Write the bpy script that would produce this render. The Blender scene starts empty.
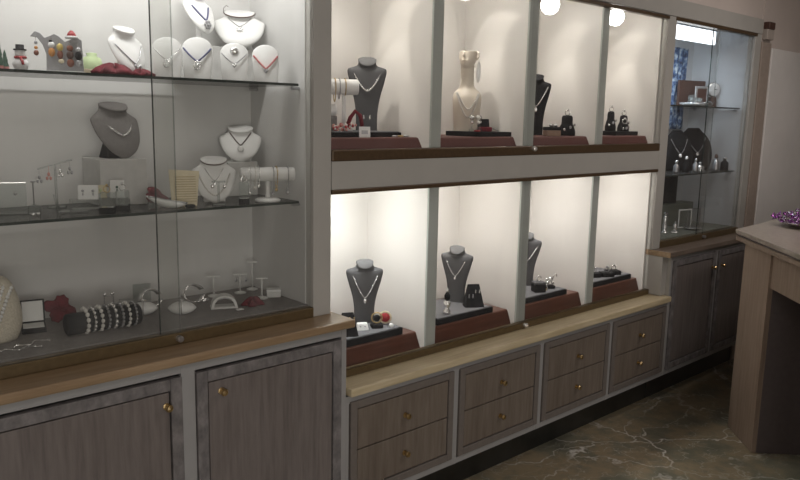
import bpy, bmesh, math, random
from mathutils import Vector, Matrix, Euler
random.seed(7)
R = math.radians
PI = math.pi
S = bpy.context.scene
COL = S.collection

# ------------------------------------------------------------------ camera
cam_d = bpy.data.cameras.new('camera')
cam = bpy.data.objects.new('camera', cam_d)
COL.objects.link(cam)
cam_d.sensor_width = 36.0
cam_d.lens = 36.0 * 744.6 / 800.0
cam_d.clip_start = 0.05
yaw, pitch, roll = 0.73618498, 0.16614461, 0.02003163
fwd = Vector((math.sin(yaw) * math.cos(pitch), math.cos(yaw) * math.cos(pitch), -math.sin(pitch)))
rt = Vector((math.cos(yaw), -math.sin(yaw), 0))
up = rt.cross(fwd)
r2 = math.cos(roll) * rt + math.sin(roll) * up
u2 = -math.sin(roll) * rt + math.cos(roll) * up
cam.matrix_world = Matrix(((r2.x, u2.x, -fwd.x, 0), (r2.y, u2.y, -fwd.y, 0), (r2.z, u2.z, -fwd.z, 1.6), (0, 0, 0, 1)))
S.camera = cam

# ------------------------------------------------------------------ world, exposure, lights
w = bpy.data.worlds.new('world')
S.world = w
w.use_nodes = True
w.node_tree.nodes['Background'].inputs[0].default_value = (.75, .8, .9, 1)
w.node_tree.nodes['Background'].inputs[1].default_value = 0.05
S.view_settings.view_transform = 'Standard'
S.view_settings.look = 'None'
S.view_settings.exposure = 0.0
S.view_settings.gamma = 1.0
S.view_settings.use_curve_mapping = False


def area(name, loc, rot, sx, sy, power, color):
    l = bpy.data.lights.new(name, 'AREA')
    l.shape = 'RECTANGLE'
    l.size, l.size_y, l.energy, l.color = sx, sy, power, color
    o = bpy.data.objects.new(name, l)
    COL.objects.link(o)
    o.location, o.rotation_euler = loc, rot
    return o


def point(name, loc, power, color, radius=.03):
    l = bpy.data.lights.new(name, 'POINT')
    l.energy, l.color, l.shadow_soft_size = power, color, radius
    o = bpy.data.objects.new(name, l)
    COL.objects.link(o)
    o.location = loc
    return o


def spot(name, loc, target, power, color, angle, blend, radius=.015):
    l = bpy.data.lights.new(name, 'SPOT')
    l.energy, l.color, l.shadow_soft_size = power, color, radius
    l.spot_size, l.spot_blend = R(angle), blend
    o = bpy.data.objects.new(name, l)
    COL.objects.link(o)
    o.location = loc
    o.rotation_euler = (Vector(target) - Vector(loc)).to_track_quat('-Z', 'Y').to_euler()
    return o


# unseen ceiling-height fills added for ambient light, over the aisle and behind the camera
area('overhead_fill_light', (0.2, -0.3, 2.66), (0, 0, 0), 1.2, .3, 8, (1, .93, .9))
area('overhead_fill_light', (3.0, 0.1, 2.66), (0, 0, 0), 1.2, .3, 12, (1, .90, .86))
# broad fill added behind the camera to light the cabinet fronts
area('rear_fill_light', (-0.9, -3.4, 1.15), (R(90), 0, 0), 3.4, 1.7, 67, (1, .97, .94))
area('overhead_fill_light', (4.3, 1.1, 2.66), (0, 0, 0), .6, .3, 8, (1, .91, .86))  # another added overhead fill, brightens the cabinets at right
# fluorescent tubes of the two tall cases
area('case_tube_light', (0.92, 2.17, 2.175), (R(25), 0, 0), 1.05, .05, 4.6, (1, .985, .97))
area('case_tube_light', (4.15, 2.17, 2.02), (R(20), 0, 0), .5, .05, 4.0, (.78, .89, 1))
# lamps in the eight niches: (x, strength, colour)
NX = [(1.574, 2.072), (2.128, 2.655), (2.72, 3.22), (3.275, 3.778)]
WARM = (1, .94, .86)
for i, (a, b) in enumerate(NX):
    xc = (a + b) / 2
    point('niche_lamp_light', (xc, 2.23, 2.07), .16, WARM)
    for tz, k in ((.30, 2.0), (.62, 3.0)):
        spot('niche_spot_light', (b - .36, 2.275, 2.19), (b, 2.275, 2.19 - tz), k, WARM, 44, .06, .008)
    spot('niche_down_light', (xc, 2.30, 2.19), (xc, 2.32, 1.5), 4.3, WARM, 112, .8, .04)
    c = [(.985, 1, .985), (1, .96, .91), (1, .965, .93), (1, .96, .92)][i]
    area('niche_ceiling_light', (xc, 2.27, 1.395), (R(8), 0, 0), .18, .10, [1.7, 1.3, 1.3, 1.35][i], c)
    spot('niche_down_light', (xc, 2.28, 1.385), (xc, 2.32, .7), [8, 6.5, 6.5, 7][i], c, 120, .9, .05)

# ------------------------------------------------------------------ materials
MATS = {}


def nt(name):
    m = bpy.data.materials.new(name)
    m.use_nodes = True
    MATS[name] = m
    n = m.node_tree
    return m, n, n.nodes['Principled BSDF']


def mapping(n, scale, src='Object', rot=(0, 0, 0)):
    tc = n.nodes.new('ShaderNodeTexCoord')
    mp = n.nodes.new('ShaderNodeMapping')
    mp.inputs['Scale'].default_value = scale
    mp.inputs['Rotation'].default_value = rot
    n.links.new(tc.outputs[src], mp.inputs[0])
    return mp


def ramp(n, fac, stops):
    r = n.nodes.new('ShaderNodeValToRGB')
    e = r.color_ramp.elements
    while len(e) < len(stops):
        e.new(.5)
    for k, (p, c) in zip(e, stops):
        k.position = p
        k.color = (*c, 1)
    n.links.new(fac, r.inputs[0])
    return r


def noise(n, mp, scale, detail=4, rough=.55):
    t = n.nodes.new('ShaderNodeTexNoise')
    t.inputs['Scale'].default_value = scale
    t.inputs['Detail'].default_value = detail
    t.inputs['Roughness'].default_value = rough
    if mp:
        n.links.new(mp.outputs[0], t.inputs['Vector'])
    return t


def bump(n, b, fac, strength, dist=.002):
    k = n.nodes.new('ShaderNodeBump')
    k.inputs['Strength'].default_value = strength
    k.inputs['Distance'].default_value = dist
    n.links.new(fac, k.inputs['Height'])
    n.links.new(k.outputs[0], b.inputs['Normal'])


def plain(name, c, rough=.5, metal=0, var=.06, scale=40, bumpy=0, spec=.5):
    """colour with a slight procedural mottling"""
    m, n, b = nt(name)
    mp = mapping(n, (1, 1, 1))
    t = noise(n, mp, scale, 3)
    lo = tuple(max(0, v * (1 - var)) for v in c)
    hi = tuple(min(1, v * (1 + var)) for v in c)
    r = ramp(n, t.outputs['Fac'], [(.3, lo), (.7, hi)])
    n.links.new(r.outputs[0], b.inputs['Base Color'])
    b.inputs['Roughness'].default_value = rough
    b.inputs['Metallic'].default_value = metal
    b.inputs['Specular IOR Level'].default_value = spec
    if bumpy:
        bump(n, b, t.outputs['Fac'], bumpy)
    return m


def wood(name, c1, c2, c3, rough=.55, scale=(30, 30, 2.2), spec=.3):
    """long grain along the axis with the small scale"""
    m, n, b = nt(name)
    mp = mapping(n, scale)
    t = noise(n, mp, 2.2, 6, .62)
    t2 = noise(n, mapping(n, (2.2, 2.2, 1.1)), 1.6, 3)
    r = ramp(n, t.outputs['Fac'], [(.32, c1), (.5, c2), (.7, c3)])
    mx = n.nodes.new('ShaderNodeMix')
    mx.data_type = 'RGBA'
    mx.blend_type = 'MULTIPLY'
    mx.inputs[0].default_value = .55
    r2_ = ramp(n, t2.outputs['Fac'], [(.35, (.8, .78, .76)), (.65, (1, 1, 1))])
    n.links.new(r.outputs[0], mx.inputs[6])
    n.links.new(r2_.outputs[0], mx.inputs[7])
    n.links.new(mx.outputs[2], b.inputs['Base Color'])
    b.inputs['Roughness'].default_value = rough
    b.inputs['Specular IOR Level'].default_value = spec
    bump(n, b, t.outputs['Fac'], .12, .001)
    return m


def glassmat(name, tint, refl=1.45, extra=0.0):
    m, n, b = nt(name)
    n.nodes.remove(b)
    out = n.nodes['Material Output']
    tr = n.nodes.new('ShaderNodeBsdfTransparent')
    tr.inputs[0].default_value = (*tint, 1)
    gl = n.nodes.new('ShaderNodeBsdfGlossy')
    gl.inputs['Roughness'].default_value = .01
    fr = n.nodes.new('ShaderNodeFresnel')
    fr.inputs[0].default_value = refl
    # keep the same reflectance on both sides of the pane
    geo = n.nodes.new('ShaderNodeNewGeometry')
    sw = n.nodes.new('ShaderNodeMix')
    sw.data_type = 'FLOAT'
    sw.inputs[2].default_value = refl
    sw.inputs[3].default_value = 1.0 / refl
    n.links.new(geo.outputs['Backfacing'], sw.inputs[0])
    lw = n.nodes.new('ShaderNodeLayerWeight')
    lw.inputs[0].default_value = .08
    mx = n.nodes.new('ShaderNodeMixShader')
    n.links.new(lw.outputs['Fresnel'], mx.inputs[0])
    n.links.new(tr.outputs[0], mx.inputs[1])
    n.links.new(gl.outputs[0], mx.inputs[2])
    if extra:
        # fine dust and wipe smears on the glass
        df = n.nodes.new('ShaderNodeBsdfDiffuse')
        df.inputs[0].default_value = (.7, .7, .68, 1)
        t = noise(n, mapping(n, (9, 9, 1.2)), 1.5, 3)
        mr = n.nodes.new('ShaderNodeMapRange')
        mr.inputs[1].default_value, mr.inputs[2].default_value = .3, .75
        mr.inputs[3].default_value, mr.inputs[4].default_value = extra * .3, extra
        n.links.new(t.outputs['Fac'], mr.inputs[0])
        m2 = n.nodes.new('ShaderNodeMixShader')
        n.links.new(mr.outputs[0], m2.inputs[0])
        n.links.new(mx.outputs[0], m2.inputs[1])
        n.links.new(df.outputs[0], m2.inputs[2])
        mx = m2
    n.links.new(mx.outputs[0], out.inputs[0])
    for k in (fr, geo, sw):
        n.nodes.remove(k)
    return m


def emis(name, c, s):
    m, n, b = nt(name)
    b.inputs['Base Color'].default_value = (.8, .8, .8, 1)
    b.inputs['Emission Color'].default_value = (*c, 1)
    b.inputs['Emission Strength'].default_value = s
    return m


PAINT = plain('grey_white_paint', (.425, .415, .385), .5, var=.03, scale=8)
FRAME = plain('light_grey_paint', (.33, .328, .325), .5, var=.04, scale=8)
NICHE = plain('warm_white_laminate', (.76, .735, .70), .6, var=.02, scale=6)
CASEW = plain('white_case_laminate', (.66, .655, .643), .55, var=.02, scale=5)
CASEB = plain('pale_blue_grey_laminate', (.60, .62, .64), .55, var=.03, scale=5)
DIVID = plain('grey_green_edge_paint', (.43, .455, .425), .5, var=.04, scale=8)
WALLM = plain('wall_paint', (.60, .53, .485), .8, var=.05, scale=3)
WALLG = plain('door_grey_paint', (.78, .76, .735), .7, var=.05, scale=3)
CEILM = plain('ceiling_paint', (.55, .52, .5), .9, var=.02, scale=3)
LIMED = wood('limed_oak', (.145, .127, .12), (.18, .158, .148), (.215, .19, .178))
LIMEB = wood('limed_oak_border', (.125, .118, .12), (.185, .175, .175), (.27, .255, .255), scale=(14, 14, 9))
DRAWM = wood('brown_oak', (.145, .118, .095), (.18, .15, .122), (.215, .182, .152))
WTOP = wood('tan_oak_top', (.27, .185, .105), (.32, .225, .135), (.39, .285, .18), .35, (2.0, 28, 28), .5)
WTOPL = wood('pale_oak_top', (.52, .43, .27), (.60, .51, .33), (.68, .59, .42), .4, (2.0, 28, 28), .5)
STRIP = plain('dark_bronze_rail', (.11, .072, .04), .35, .35, .12, 60)
RAIL = plain('olive_brass_rail', (.14, .10, .05), .35, .4, .12, 60)
PLINT = wood('red_brown_wood', (.09, .032, .02), (.115, .043, .027), (.155, .064, .042), .35, (2, 30, 30), .5)
DESKW = wood('beige_oak_laminate', (.265, .20, .155), (.31, .238, .185), (.355, .278, .22), .5, (30, 30, 2.2))
DESKT = wood('grey_beige_top', (.30, .25, .21), (.35, .30, .25), (.40, .345, .295), .3, (20, 20, 20), .6)
DESKD = plain('dark_laminate', (.13, .11, .11), .5)
BLACK = plain('black_velvet', (.018, .018, .02), .8, var=.3, spec=.2)
GREYV = plain('grey_velvet', (.115, .115, .12), .9, var=.12, scale=160, bumpy=.3, spec=.2)
GREYB = plain('mid_grey_velvet', (.21, .20, .195), .9, var=.1, scale=120, bumpy=.3, spec=.2)
GREYC = plain('grey_velvet_cap', (.145, .145, .147), .9, var=.1, scale=120, spec=.2)
GREYT = plain('grey_tray_felt', (.17, .17, .18), .85, var=.1, scale=160, spec=.2)
FLOORC = plain('grey_case_felt', (.24, .225, .215), .95, var=.12, scale=90, spec=.1)
WHITE = plain('white_leatherette', (.80, .80, .79), .45, var=.03)
WHITED = plain('white_plastic', (.70, .70, .68), .4, var=.03)
IVORY = plain('ivory_resin', (.72, .65, .55), .4, var=.05, scale=12)
CREAM = plain('cream_card', (.72, .64, .46), .7, var=.06)
CREAMB = plain('cream_knit', (.60, .55, .45), .9, var=.2, scale=220, bumpy=.6)
BURG = plain('burgundy_velvet', (.15, .014, .024), .85, var=.35, scale=60, bumpy=.5)
RED = plain('red_enamel', (.34, .025, .03), .3)
PINK = plain('coral_cord', (.58, .19, .19), .6)
BLUE = plain('blue_cord', (.10, .105, .22), .6)
SILV = plain('silver', (.84, .84, .83), .2, .75, .05)
SILVD = plain('dark_silver', (.42, .42, .43), .3, .8, .15)
GOLD = plain('brass', (.58, .43, .22), .28, 1, .08)
GREEN = plain('pale_green_cloth', (.48, .58, .34), .8)
DGREEN = plain('dark_green_glitter', (.04, .09, .06), .5, var=.4, scale=300)
ORANGE = plain('amber_bead', (.55, .25, .07), .3)
BROWN = plain('brown_bead', (.22, .08, .05), .4)
DBROWN = plain('dark_brown_wood', (.085, .045, .035), .4, var=.2)
SNOW = plain('snow_white', (.8, .8, .8), .6)
YELL = plain('yellow_enamel', (.65, .5, .15), .4)
PURP = plain('purple_foil', (.20, .05, .22), .25, .6, .3, 120)
LILAC = plain('lilac_foil', (.45, .28, .50), .25, .6, .2, 120)
GRGREEN = plain('grey_green_fabric', (.17, .18, .15), .8)
MIRR = plain('polished_chrome', (.85, .85, .85), .06, 1, .02)
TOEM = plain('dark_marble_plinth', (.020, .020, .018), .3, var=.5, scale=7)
GLASS = glassmat('clear_glass', (.97, .972, .968), extra=.02)
GLASSD = glassmat('dusty_case_glass', (.937, .94, .93), extra=.06)
ACRY = glassmat('clear_acrylic', (.90, .92, .91), extra=.10)
GEDGE = plain('dark_glass_edge', (.02, .032, .028), .15)
SHELFG = glassmat('shelf_glass', (.76, .752, .74), extra=.10)
LAMP = emis('lamp_glow', (1, .97, .92), 14)
REFLGLOW = emis('reflection_glow', (.86, .93, 1), 3.0)
BEADS = plain('pearl', (.72, .70, .66), .25)
FACE = plain('clock_face', (.75, .76, .76), .4)


def marble():
    m, n, b = nt('green_marble')
    mp = mapping(n, (1, 1, 1), rot=(0, 0, .5))
    ns = noise(n, mp, 1.7, 5, .6)
    add = n.nodes.new('ShaderNodeVectorMath')
    add.operation = 'MULTIPLY_ADD'
    add.inputs[1].default_value = (.75, .75, .75)
    n.links.new(ns.outputs['Color'], add.inputs[0])
    n.links.new(mp.outputs[0], add.inputs[2])
    sc = n.nodes.new('ShaderNodeVectorMath')
    sc.operation = 'MULTIPLY'
    sc.inputs[1].default_value = (1.0, 2.1, 1)
    n.links.new(add.outputs[0], sc.inputs[0])
    v = n.nodes.new('ShaderNodeTexVoronoi')
    v.feature = 'DISTANCE_TO_EDGE'
    v.inputs['Scale'].default_value = 1.75
    n.links.new(sc.outputs[0], v.inputs['Vector'])
    v2 = n.nodes.new('ShaderNodeTexVoronoi')
    v2.feature = 'DISTANCE_TO_EDGE'
    v2.inputs['Scale'].default_value = 4.6
    n.links.new(sc.outputs[0], v2.inputs['Vector'])
    base = ramp(n, noise(n, mp, 2.6, 8, .65).outputs['Fac'],
                [(.30, (.095, .095, .072)), (.45, (.19, .185, .135)), (.55, (.31, .25, .16)), (.66, (.18, .18, .135)), (.8, (.34, .29, .20))])
    fade = noise(n, mp, 3.1, 2)
    vein = ramp(n, v.outputs['Distance'], [(.004, (1, 1, 1)), (.022, (0, 0, 0))])
    vein2 = ramp(n, v2.outputs['Distance'], [(.0, (.5, .5, .5)), (.018, (0, 0, 0))])
    fr = ramp(n, fade.outputs['Fac'], [(.34, (.12, .12, .12)), (.6, (1, 1, 1))])
    mxm = n.nodes.new('ShaderNodeMath')
    mxm.operation = 'MAXIMUM'
    n.links.new(vein.outputs[0], mxm.inputs[0])
    n.links.new(vein2.outputs[0], mxm.inputs[1])
    mul = n.nodes.new('ShaderNodeMath')
    mul.operation = 'MULTIPLY'
    n.links.new(mxm.outputs[0], mul.inputs[0])
    n.links.new(fr.outputs[0], mul.inputs[1])
    mx = n.nodes.new('ShaderNodeMix')
    mx.data_type = 'RGBA'
    n.links.new(mul.outputs[0], mx.inputs[0])
    n.links.new(base.outputs[0], mx.inputs[6])
    mx.inputs[7].default_value = (.62, .60, .55, 1)
    n.links.new(mx.outputs[2], b.inputs['Base Color'])
    b.inputs['Roughness'].default_value = .28
    return m


def bluecloth():
    m, n, b = nt('blue_patterned_cloth')
    mp = mapping(n, (1, 1, 1))
    t = noise(n, mp, 26, 3, .6)
    r = ramp(n, t.outputs['Fac'], [(.35, (.03, .04, .08)), (.47, (.09, .15, .30)), (.54, (.24, .34, .50)), (.64, (.58, .65, .72))])
    n.links.new(r.outputs[0], b.inputs['Base Color'])
    b.inputs['Roughness'].default_value = .8
    return m


MARBLE = marble()
BCLOTH = bluecloth()

# ------------------------------------------------------------------ mesh builder


class MB:
    def __init__(self):
        self.bm = bmesh.new()
        self.mi = 0

    def _m(self, faces):
        for f in faces:
            f.material_index = self.mi

    def box(self, x0, x1, y0, y1, z0, z1, bev=0, seg=2):
        vs = [self.bm.verts.new((x, y, z)) for x in (x0, x1) for y in (y0, y1) for z in (z0, z1)]
        q = [(0, 1, 3, 2), (4, 6, 7, 5), (0, 4, 5, 1), (2, 3, 7, 6), (0, 2, 6, 4), (1, 5, 7, 3)]
        fs = [self.bm.faces.new([vs[i] for i in k]) for k in q]
        self._m(fs)
        if bev:
            es = list({e for f in fs for e in f.edges})
            r = bmesh.ops.bevel(self.bm, geom=es, offset=bev, segments=seg, affect='EDGES', profile=.5)
            self._m(r['faces'])
        return self

    def hexa(self, pts, bev=0):
        """eight points, bottom ring of four then top ring of four"""
        vs = [self.bm.verts.new(p) for p in pts]
        q = [(3, 2, 1, 0), (4, 5, 6, 7), (0, 1, 5, 4), (1, 2, 6, 5), (2, 3, 7, 6), (3, 0, 4, 7)]
        fs = [self.bm.faces.new([vs[i] for i in k]) for k in q]
        self._m(fs)
        if bev:
            es = list({e for f in fs for e in f.edges})
            r = bmesh.ops.bevel(self.bm, geom=es, offset=bev, segments=2, affect='EDGES', profile=.5)
            self._m(r['faces'])
        return self

    def rings(self, rs, close=True, capa=True, capb=True):
        vv = [[self.bm.verts.new(p) for p in r] for r in rs]
        n = len(vv[0])
        for a, b in zip(vv, vv[1:]):
            for i in range(n if close else n - 1):
                j = (i + 1) % n
                self._m([self.bm.faces.new((a[i], a[j], b[j], b[i]))])
        if capa:
            self._m([self.bm.faces.new(vv[0][::-1])])
        if capb:
            self._m([self.bm.faces.new(vv[-1])])
        return self

    def lathe(self, prof, c=(0, 0, 0), n=20, ax='z'):
        rs = []
        for r, h in prof:
            ring = []
            for i in range(n):
                a = 2 * PI * i / n
                x, y = max(r, 1e-4) * math.cos(a), max(r, 1e-4) * math.sin(a)
                p = {'z': (x, y, h), 'y': (x, -h, y), 'x': (h, x, y)}[ax]
                ring.append((p[0] + c[0], p[1] + c[1], p[2] + c[2]))
            rs.append(ring)
        return self.rings(rs)

    def tube(self, path, r, n=6, closed=False):
        P = [Vector(p) for p in path]
        rs = []
        m = len(P)
        nrm = None
        for i in range(m):
            if closed:
                t = P[(i + 1) % m] - P[i - 1]
            else:
                t = P[min(i + 1, m - 1)] - P[max(i - 1, 0)]
            t.normalize()
            if nrm is None:
                nrm = t.orthogonal().normalized()
            nrm = (nrm - t * nrm.dot(t))
            if nrm.length < 1e-6:
                nrm = t.orthogonal()
            nrm.normalize()
            bn = t.cross(nrm)
            rr = r[i] if isinstance(r, (list, tuple)) else r
            rs.append([P[i] + (nrm * math.cos(2 * PI * k / n) + bn * math.sin(2 * PI * k / n)) * rr for k in range(n)])
        if closed:
            rs.append(rs[0])
            vv = [[self.bm.verts.new(p) for p in q] for q in rs[:-1]]
            vv.append(vv[0])
            for a, b in zip(vv, vv[1:]):
                for i in range(n):
                    j = (i + 1) % n
                    self._m([self.bm.faces.new((a[i], a[j], b[j], b[i]))])
            return self
        return self.rings(rs)

    def ball(self, c, r, s=(1, 1, 1), u=10, v=7):
        before = set(self.bm.faces)
        mat = Matrix.Translation(c) @ Matrix.Diagonal((r * s[0], r * s[1], r * s[2], 1))
        bmesh.ops.create_uvsphere(self.bm, u_segments=u, v_segments=v, radius=1, matrix=mat)
        self._m([f for f in self.bm.faces if f not in before])
        return self

    def prism(self, poly, d, axis='y', bev=0):
        """outline poly (a, b) extruded over d=(d0, d1) along axis"""
        def P(a, b, k):
            return {'y': (a, k, b), 'z': (a, b, k), 'x': (k, a, b)}[axis]
        v0 = [self.bm.verts.new(P(a, b, d[0])) for a, b in poly]
        v1 = [self.bm.verts.new(P(a, b, d[1])) for a, b in poly]
        n = len(poly)
        fs = [self.bm.faces.new(v0), self.bm.faces.new(v1[::-1])]
        caps = list(fs)
        for i in range(n):
            fs.append(self.bm.faces.new((v0[i], v1[i], v1[(i + 1) % n], v0[(i + 1) % n])))
        self._m(fs)
        bmesh.ops.recalc_face_normals(self.bm, faces=fs)
        if bev:
            es = list({e for f in caps for e in f.edges})
            r = bmesh.ops.bevel(self.bm, geom=es, offset=bev, segments=2, affect='EDGES', profile=.5)
            self._m(r['faces'])
        return self

    def build(self, name, mat, parent=None, smooth=False, world=False, loc=None, rot=None):
        bm = self.bm
        if world and parent is not None:
            bmesh.ops.translate(bm, verts=bm.verts, vec=-Vector(parent.location))
        if smooth:
            lim = R(40)
            for f in bm.faces:
                f.smooth = True
            for e in bm.edges:
                if len(e.link_faces) == 2 and e.calc_face_angle(0) > lim:
                    e.smooth = False
        bmesh.ops.recalc_face_normals(bm, faces=bm.faces)
        me = bpy.data.meshes.new(name)
        bm.to_mesh(me)
        bm.free()
        for m in (mat if isinstance(mat, (list, tuple)) else [mat]):
            me.materials.append(m)
        o = bpy.data.objects.new(name, me)
        COL.objects.link(o)
        if parent is not None:
            o.parent = parent
        if loc is not None:
            o.location = loc
        if rot is not None:
            o.rotation_euler = rot if isinstance(rot, (tuple, list)) else (0, 0, rot)
        return o


def tag(o, label, cat, group=None, kind=None):
    o['label'], o['category'] = label, cat
    if group:
        o['group'] = group
    if kind:
        o['kind'] = kind
    return o


def T(name, label, cat, loc, rz=0, group=None, rx=0):
    o = bpy.data.objects.new(name, None)
    o.empty_display_size = .05
    COL.objects.link(o)
    o.location = loc
    o.rotation_euler = (rx, 0, rz)
    return tag(o, label, cat, group)


def st(o):
    o['kind'] = 'structure'
    return o


def copy_thing(o, loc, label, rz=None):
    c = o.copy()
    COL.objects.link(c)
    c.location = loc
    if rz is not None:
        c.rotation_euler = (c.rotation_euler.x, 0, rz)
    c['label'] = label
    for ch in list(o.children):
        d = ch.copy()
        COL.objects.link(d)
        d.parent = c
        for g in list(ch.children):
            e = g.copy()
            COL.objects.link(e)
            e.parent = d
    return c


# ------------------------------------------------------------------ the room
st(MB().box(-3, 8, -3.5, 2.6, -.05, 0).build('floor', MARBLE))
st(MB().box(-3, 8, -3.5, 2.6, 2.7, 2.75).build('ceiling', CEILM))
wb = MB().box(-3, 8, 2.53, 2.6, 0, 2.7)
wb.box(4.975, 8, 2.10, 2.53, 0, 2.7)
wb.box(-3, -.25, 2.10, 2.53, 0, 2.7)
wb.box(-.25, .235, 2.10, 2.53, .895, 2.7)
wb.box(.225, 4.975, 2.105, 2.53, 2.24, 2.7)
st(wb.build('wall_back', WALLM))
st(MB().box(-3.05, -3, -3.5, 2.6, 0, 2.7).build('wall_left', WALLM))
st(MB().box(8, 8.05, -3.5, 2.6, 0, 2.7).build('wall_right', WALLM))
st(MB().box(-3, 8, -3.55, -3.5, 0, 2.7).build('wall_front', WALLM))
st(MB().box(5.10, 6.0, 2.075, 2.10, 0, 2.075, .004).build('door_1', WALLG))
st(MB().box(.225, 4.955, 2.085, 2.13, 2.15, 2.24, .003).build('trim_1', PAINT))
st(MB().box(4.96, 5.095, 2.082, 2.10, 0, 2.105, .004).build('trim_2', plain('taupe_door_frame', (.36, .30, .255), .6)))
sn = T('wall_sensor', 'small box with dark brown cap on the wall, upper right of the corner case', 'sensor', (5.03, 2.10, 2.12))
MB().box(-.05, .05, -.035, 0, 0, .065, .006).build('housing', plain('beige_plastic', (.42, .37, .33), .5), sn)
MB().box(-.045, .045, -.04, 0, .065, .11, .006).build('cap', DBROWN, sn)

# ------------------------------------------------------------------ base cabinets
FY = 2.0      # cabinet face
BK = 2.52


def knob(mb):
    mb.lathe([(.0, .0), (.011, .0), (.011, .003), (.005, .005), (.005, .012), (.010, .017), (.012, .022), (.009, .027), (.0, .029)], n=12, ax='y')
    return mb


def border(mb, x0, x1, z0, z1, wd, y0, y1):
    mb.box(x0, x0 + wd, y0, y1, z0, z1, .003)
    mb.box(x1 - wd, x1, y0, y1, z0, z1, .003)
    mb.box(x0 + wd, x1 - wd, y0, y1, z1 - wd, z1, .003)
    mb.box(x0 + wd, x1 - wd, y0, y1, z0, z0 + wd, .003)


def carcass(root, x0, x1, top, nb, pw=.014):
    """face frame round nb openings, sides, bottom and back, with a toe kick"""
    mb = MB()
    wdt = (x1 - x0) / nb
    mb.box(x0, x1, FY, FY + .02, top - .03, top)
    mb.box(x0, x1, FY, FY + .02, .165, .19)
    for i in range(nb + 1):
        c = x0 + i * wdt
        mb.box(max(x0, c - pw), min(x1, c + pw), FY - .001, FY + .02, .165, top - .0)
    mb.box(x0, x0 + .018, FY + .02, BK, .165, top)
    mb.box(x1 - .018, x1, FY + .02, BK, .165, top)
    mb.box(x0, x1, FY + .02, BK, .165, .185)
    mb.box(x0, x1, BK - .01, BK, .185, top)
    mb.build('carcass', FRAME, root, world=True)
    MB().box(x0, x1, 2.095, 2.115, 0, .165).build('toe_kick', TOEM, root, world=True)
    return wdt


def door_leaf(root, x0, x1, z0, z1, kx, kz, name='door'):
    d = MB().box(x0 + .04, x1 - .04, FY - .006, FY + .016, z0 + .04, z1 - .04, .003).build(name, LIMED, root, world=True)
    b = MB()
    border(b, x0, x1, z0, z1, .036, FY - .01, FY + .016)
    b = b.build('border_moulding', LIMEB, d)
    bmesh_shift(b, root)
    k = knob(MB()).build('knob', GOLD, d)
    k.location = Vector((kx, FY - .006, kz)) - Vector(root.location)
    return d


def bmesh_shift(o, root):
    o.data.transform(Matrix.Translation(-Vector(root.location)))


lc = T('base_cabinet', 'limed oak base cabinet with two tall doors under the tall left glass case', 'cabinet', (.97, 2.26, 0))
carcass(lc, .365, 1.5655, .86, 2, .022)
door_leaf(lc, .395, .943, .195, .822, .893, .741)
door_leaf(lc, .99, 1.54, .195, .822, 1.072, .747)
lc2 = T('base_cabinet', 'limed oak base cabinet end at the left edge of the photo', 'cabinet', (.29, 2.26, 0))
carcass(lc2, -.24, .363, .86, 1, .022)
door_leaf(lc2, -.21, .335, .195, .822, .29, .741)
rc = T('base_cabinet', 'dark base cabinet with two doors under the corner glass case', 'cabinet', (4.4, 2.26, 0))
carcass(rc, 3.852, 4.95, .855, 2, .016)
door_leaf(rc, 3.872, 4.383, .195, .83, 4.345, .735)
door_leaf(rc, 4.419, 4.93, .195, .83, 4.46, .735)
MB().box(3.846, 3.852, FY, BK, .166, .855).build('side_panel', PAINT, rc, world=True)
MB().box(3.79, 3.8515, 2.02, BK, .637, .855).build('return_panel', PAINT, rc, world=True)

DX = [1.566, 2.138, 2.705, 3.278, 3.845]
DL = ['leftmost of the four low drawer cabinets, beside the tall left cabinet', 'second low drawer cabinet from the left, with two drawers',
      'third low drawer cabinet from the left, with two drawers', 'rightmost low drawer cabinet, next to the corner case cabinet']
for i in range(4):
    x0, x1 = DX[i], DX[i + 1]
    t = T('drawer_cabinet', DL[i], 'cabinet', ((x0 + x1) / 2, 2.26, 0), 0, 'two-drawer cabinets under the niches')
    carcass(t, x0, x1, .601, 1)
    b = MB()
    border(b, x0 + .018, x1 - .018, .195, .578, .03, FY - .01, FY + .016)
    b.build('border_moulding', plain('brown_oak_border', (.165, .145, .13), .5) if i == 0 else MATS['brown_oak_border'], t, world=True)
    for z0, z1, kz in ((.229, .384, .305), (.388, .544, .460)):
        d = MB().box(x0 + .052, x1 - .052, FY - .006, FY + .016, z0, z1, .003).build('drawer', DRAWM, t, world=True)
        k = knob(MB()).build('knob', GOLD, d)
        k.location = Vector(((x0 + x1) / 2, FY - .006, kz)) - Vector(t.location)

tag(MB().box(-.24, 1.588, 1.975, 2.525, .861, .89, .005).build('worktop', WTOP), 'tan oak worktop with worn pale front edge below the tall left case', 'worktop')
tag(MB().box(1.574, 3.845, 1.977, 2.525, .602, .633, .005).build('worktop', WTOPL), 'long low pale oak worktop under the row of lit niches', 'worktop')
rw = MB().box(3.793, 4.955, 1.975, 2.525, .857, .886, .004).build('worktop', wood('dark_oak_top', (.15, .118, .092), (.185, .145, .115), (.23, .185, .15), .4, (2.0, 28, 28), .5))
tag(rw, 'dark oak worktop below the corner glass case at right', 'worktop')
eb = MB().box(3.787, 3.7925, 1.975, 2.525, .857, .886, .001).build('end_band', WTOP, rw)
eb['label'] = 'tan oak end band'


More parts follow.
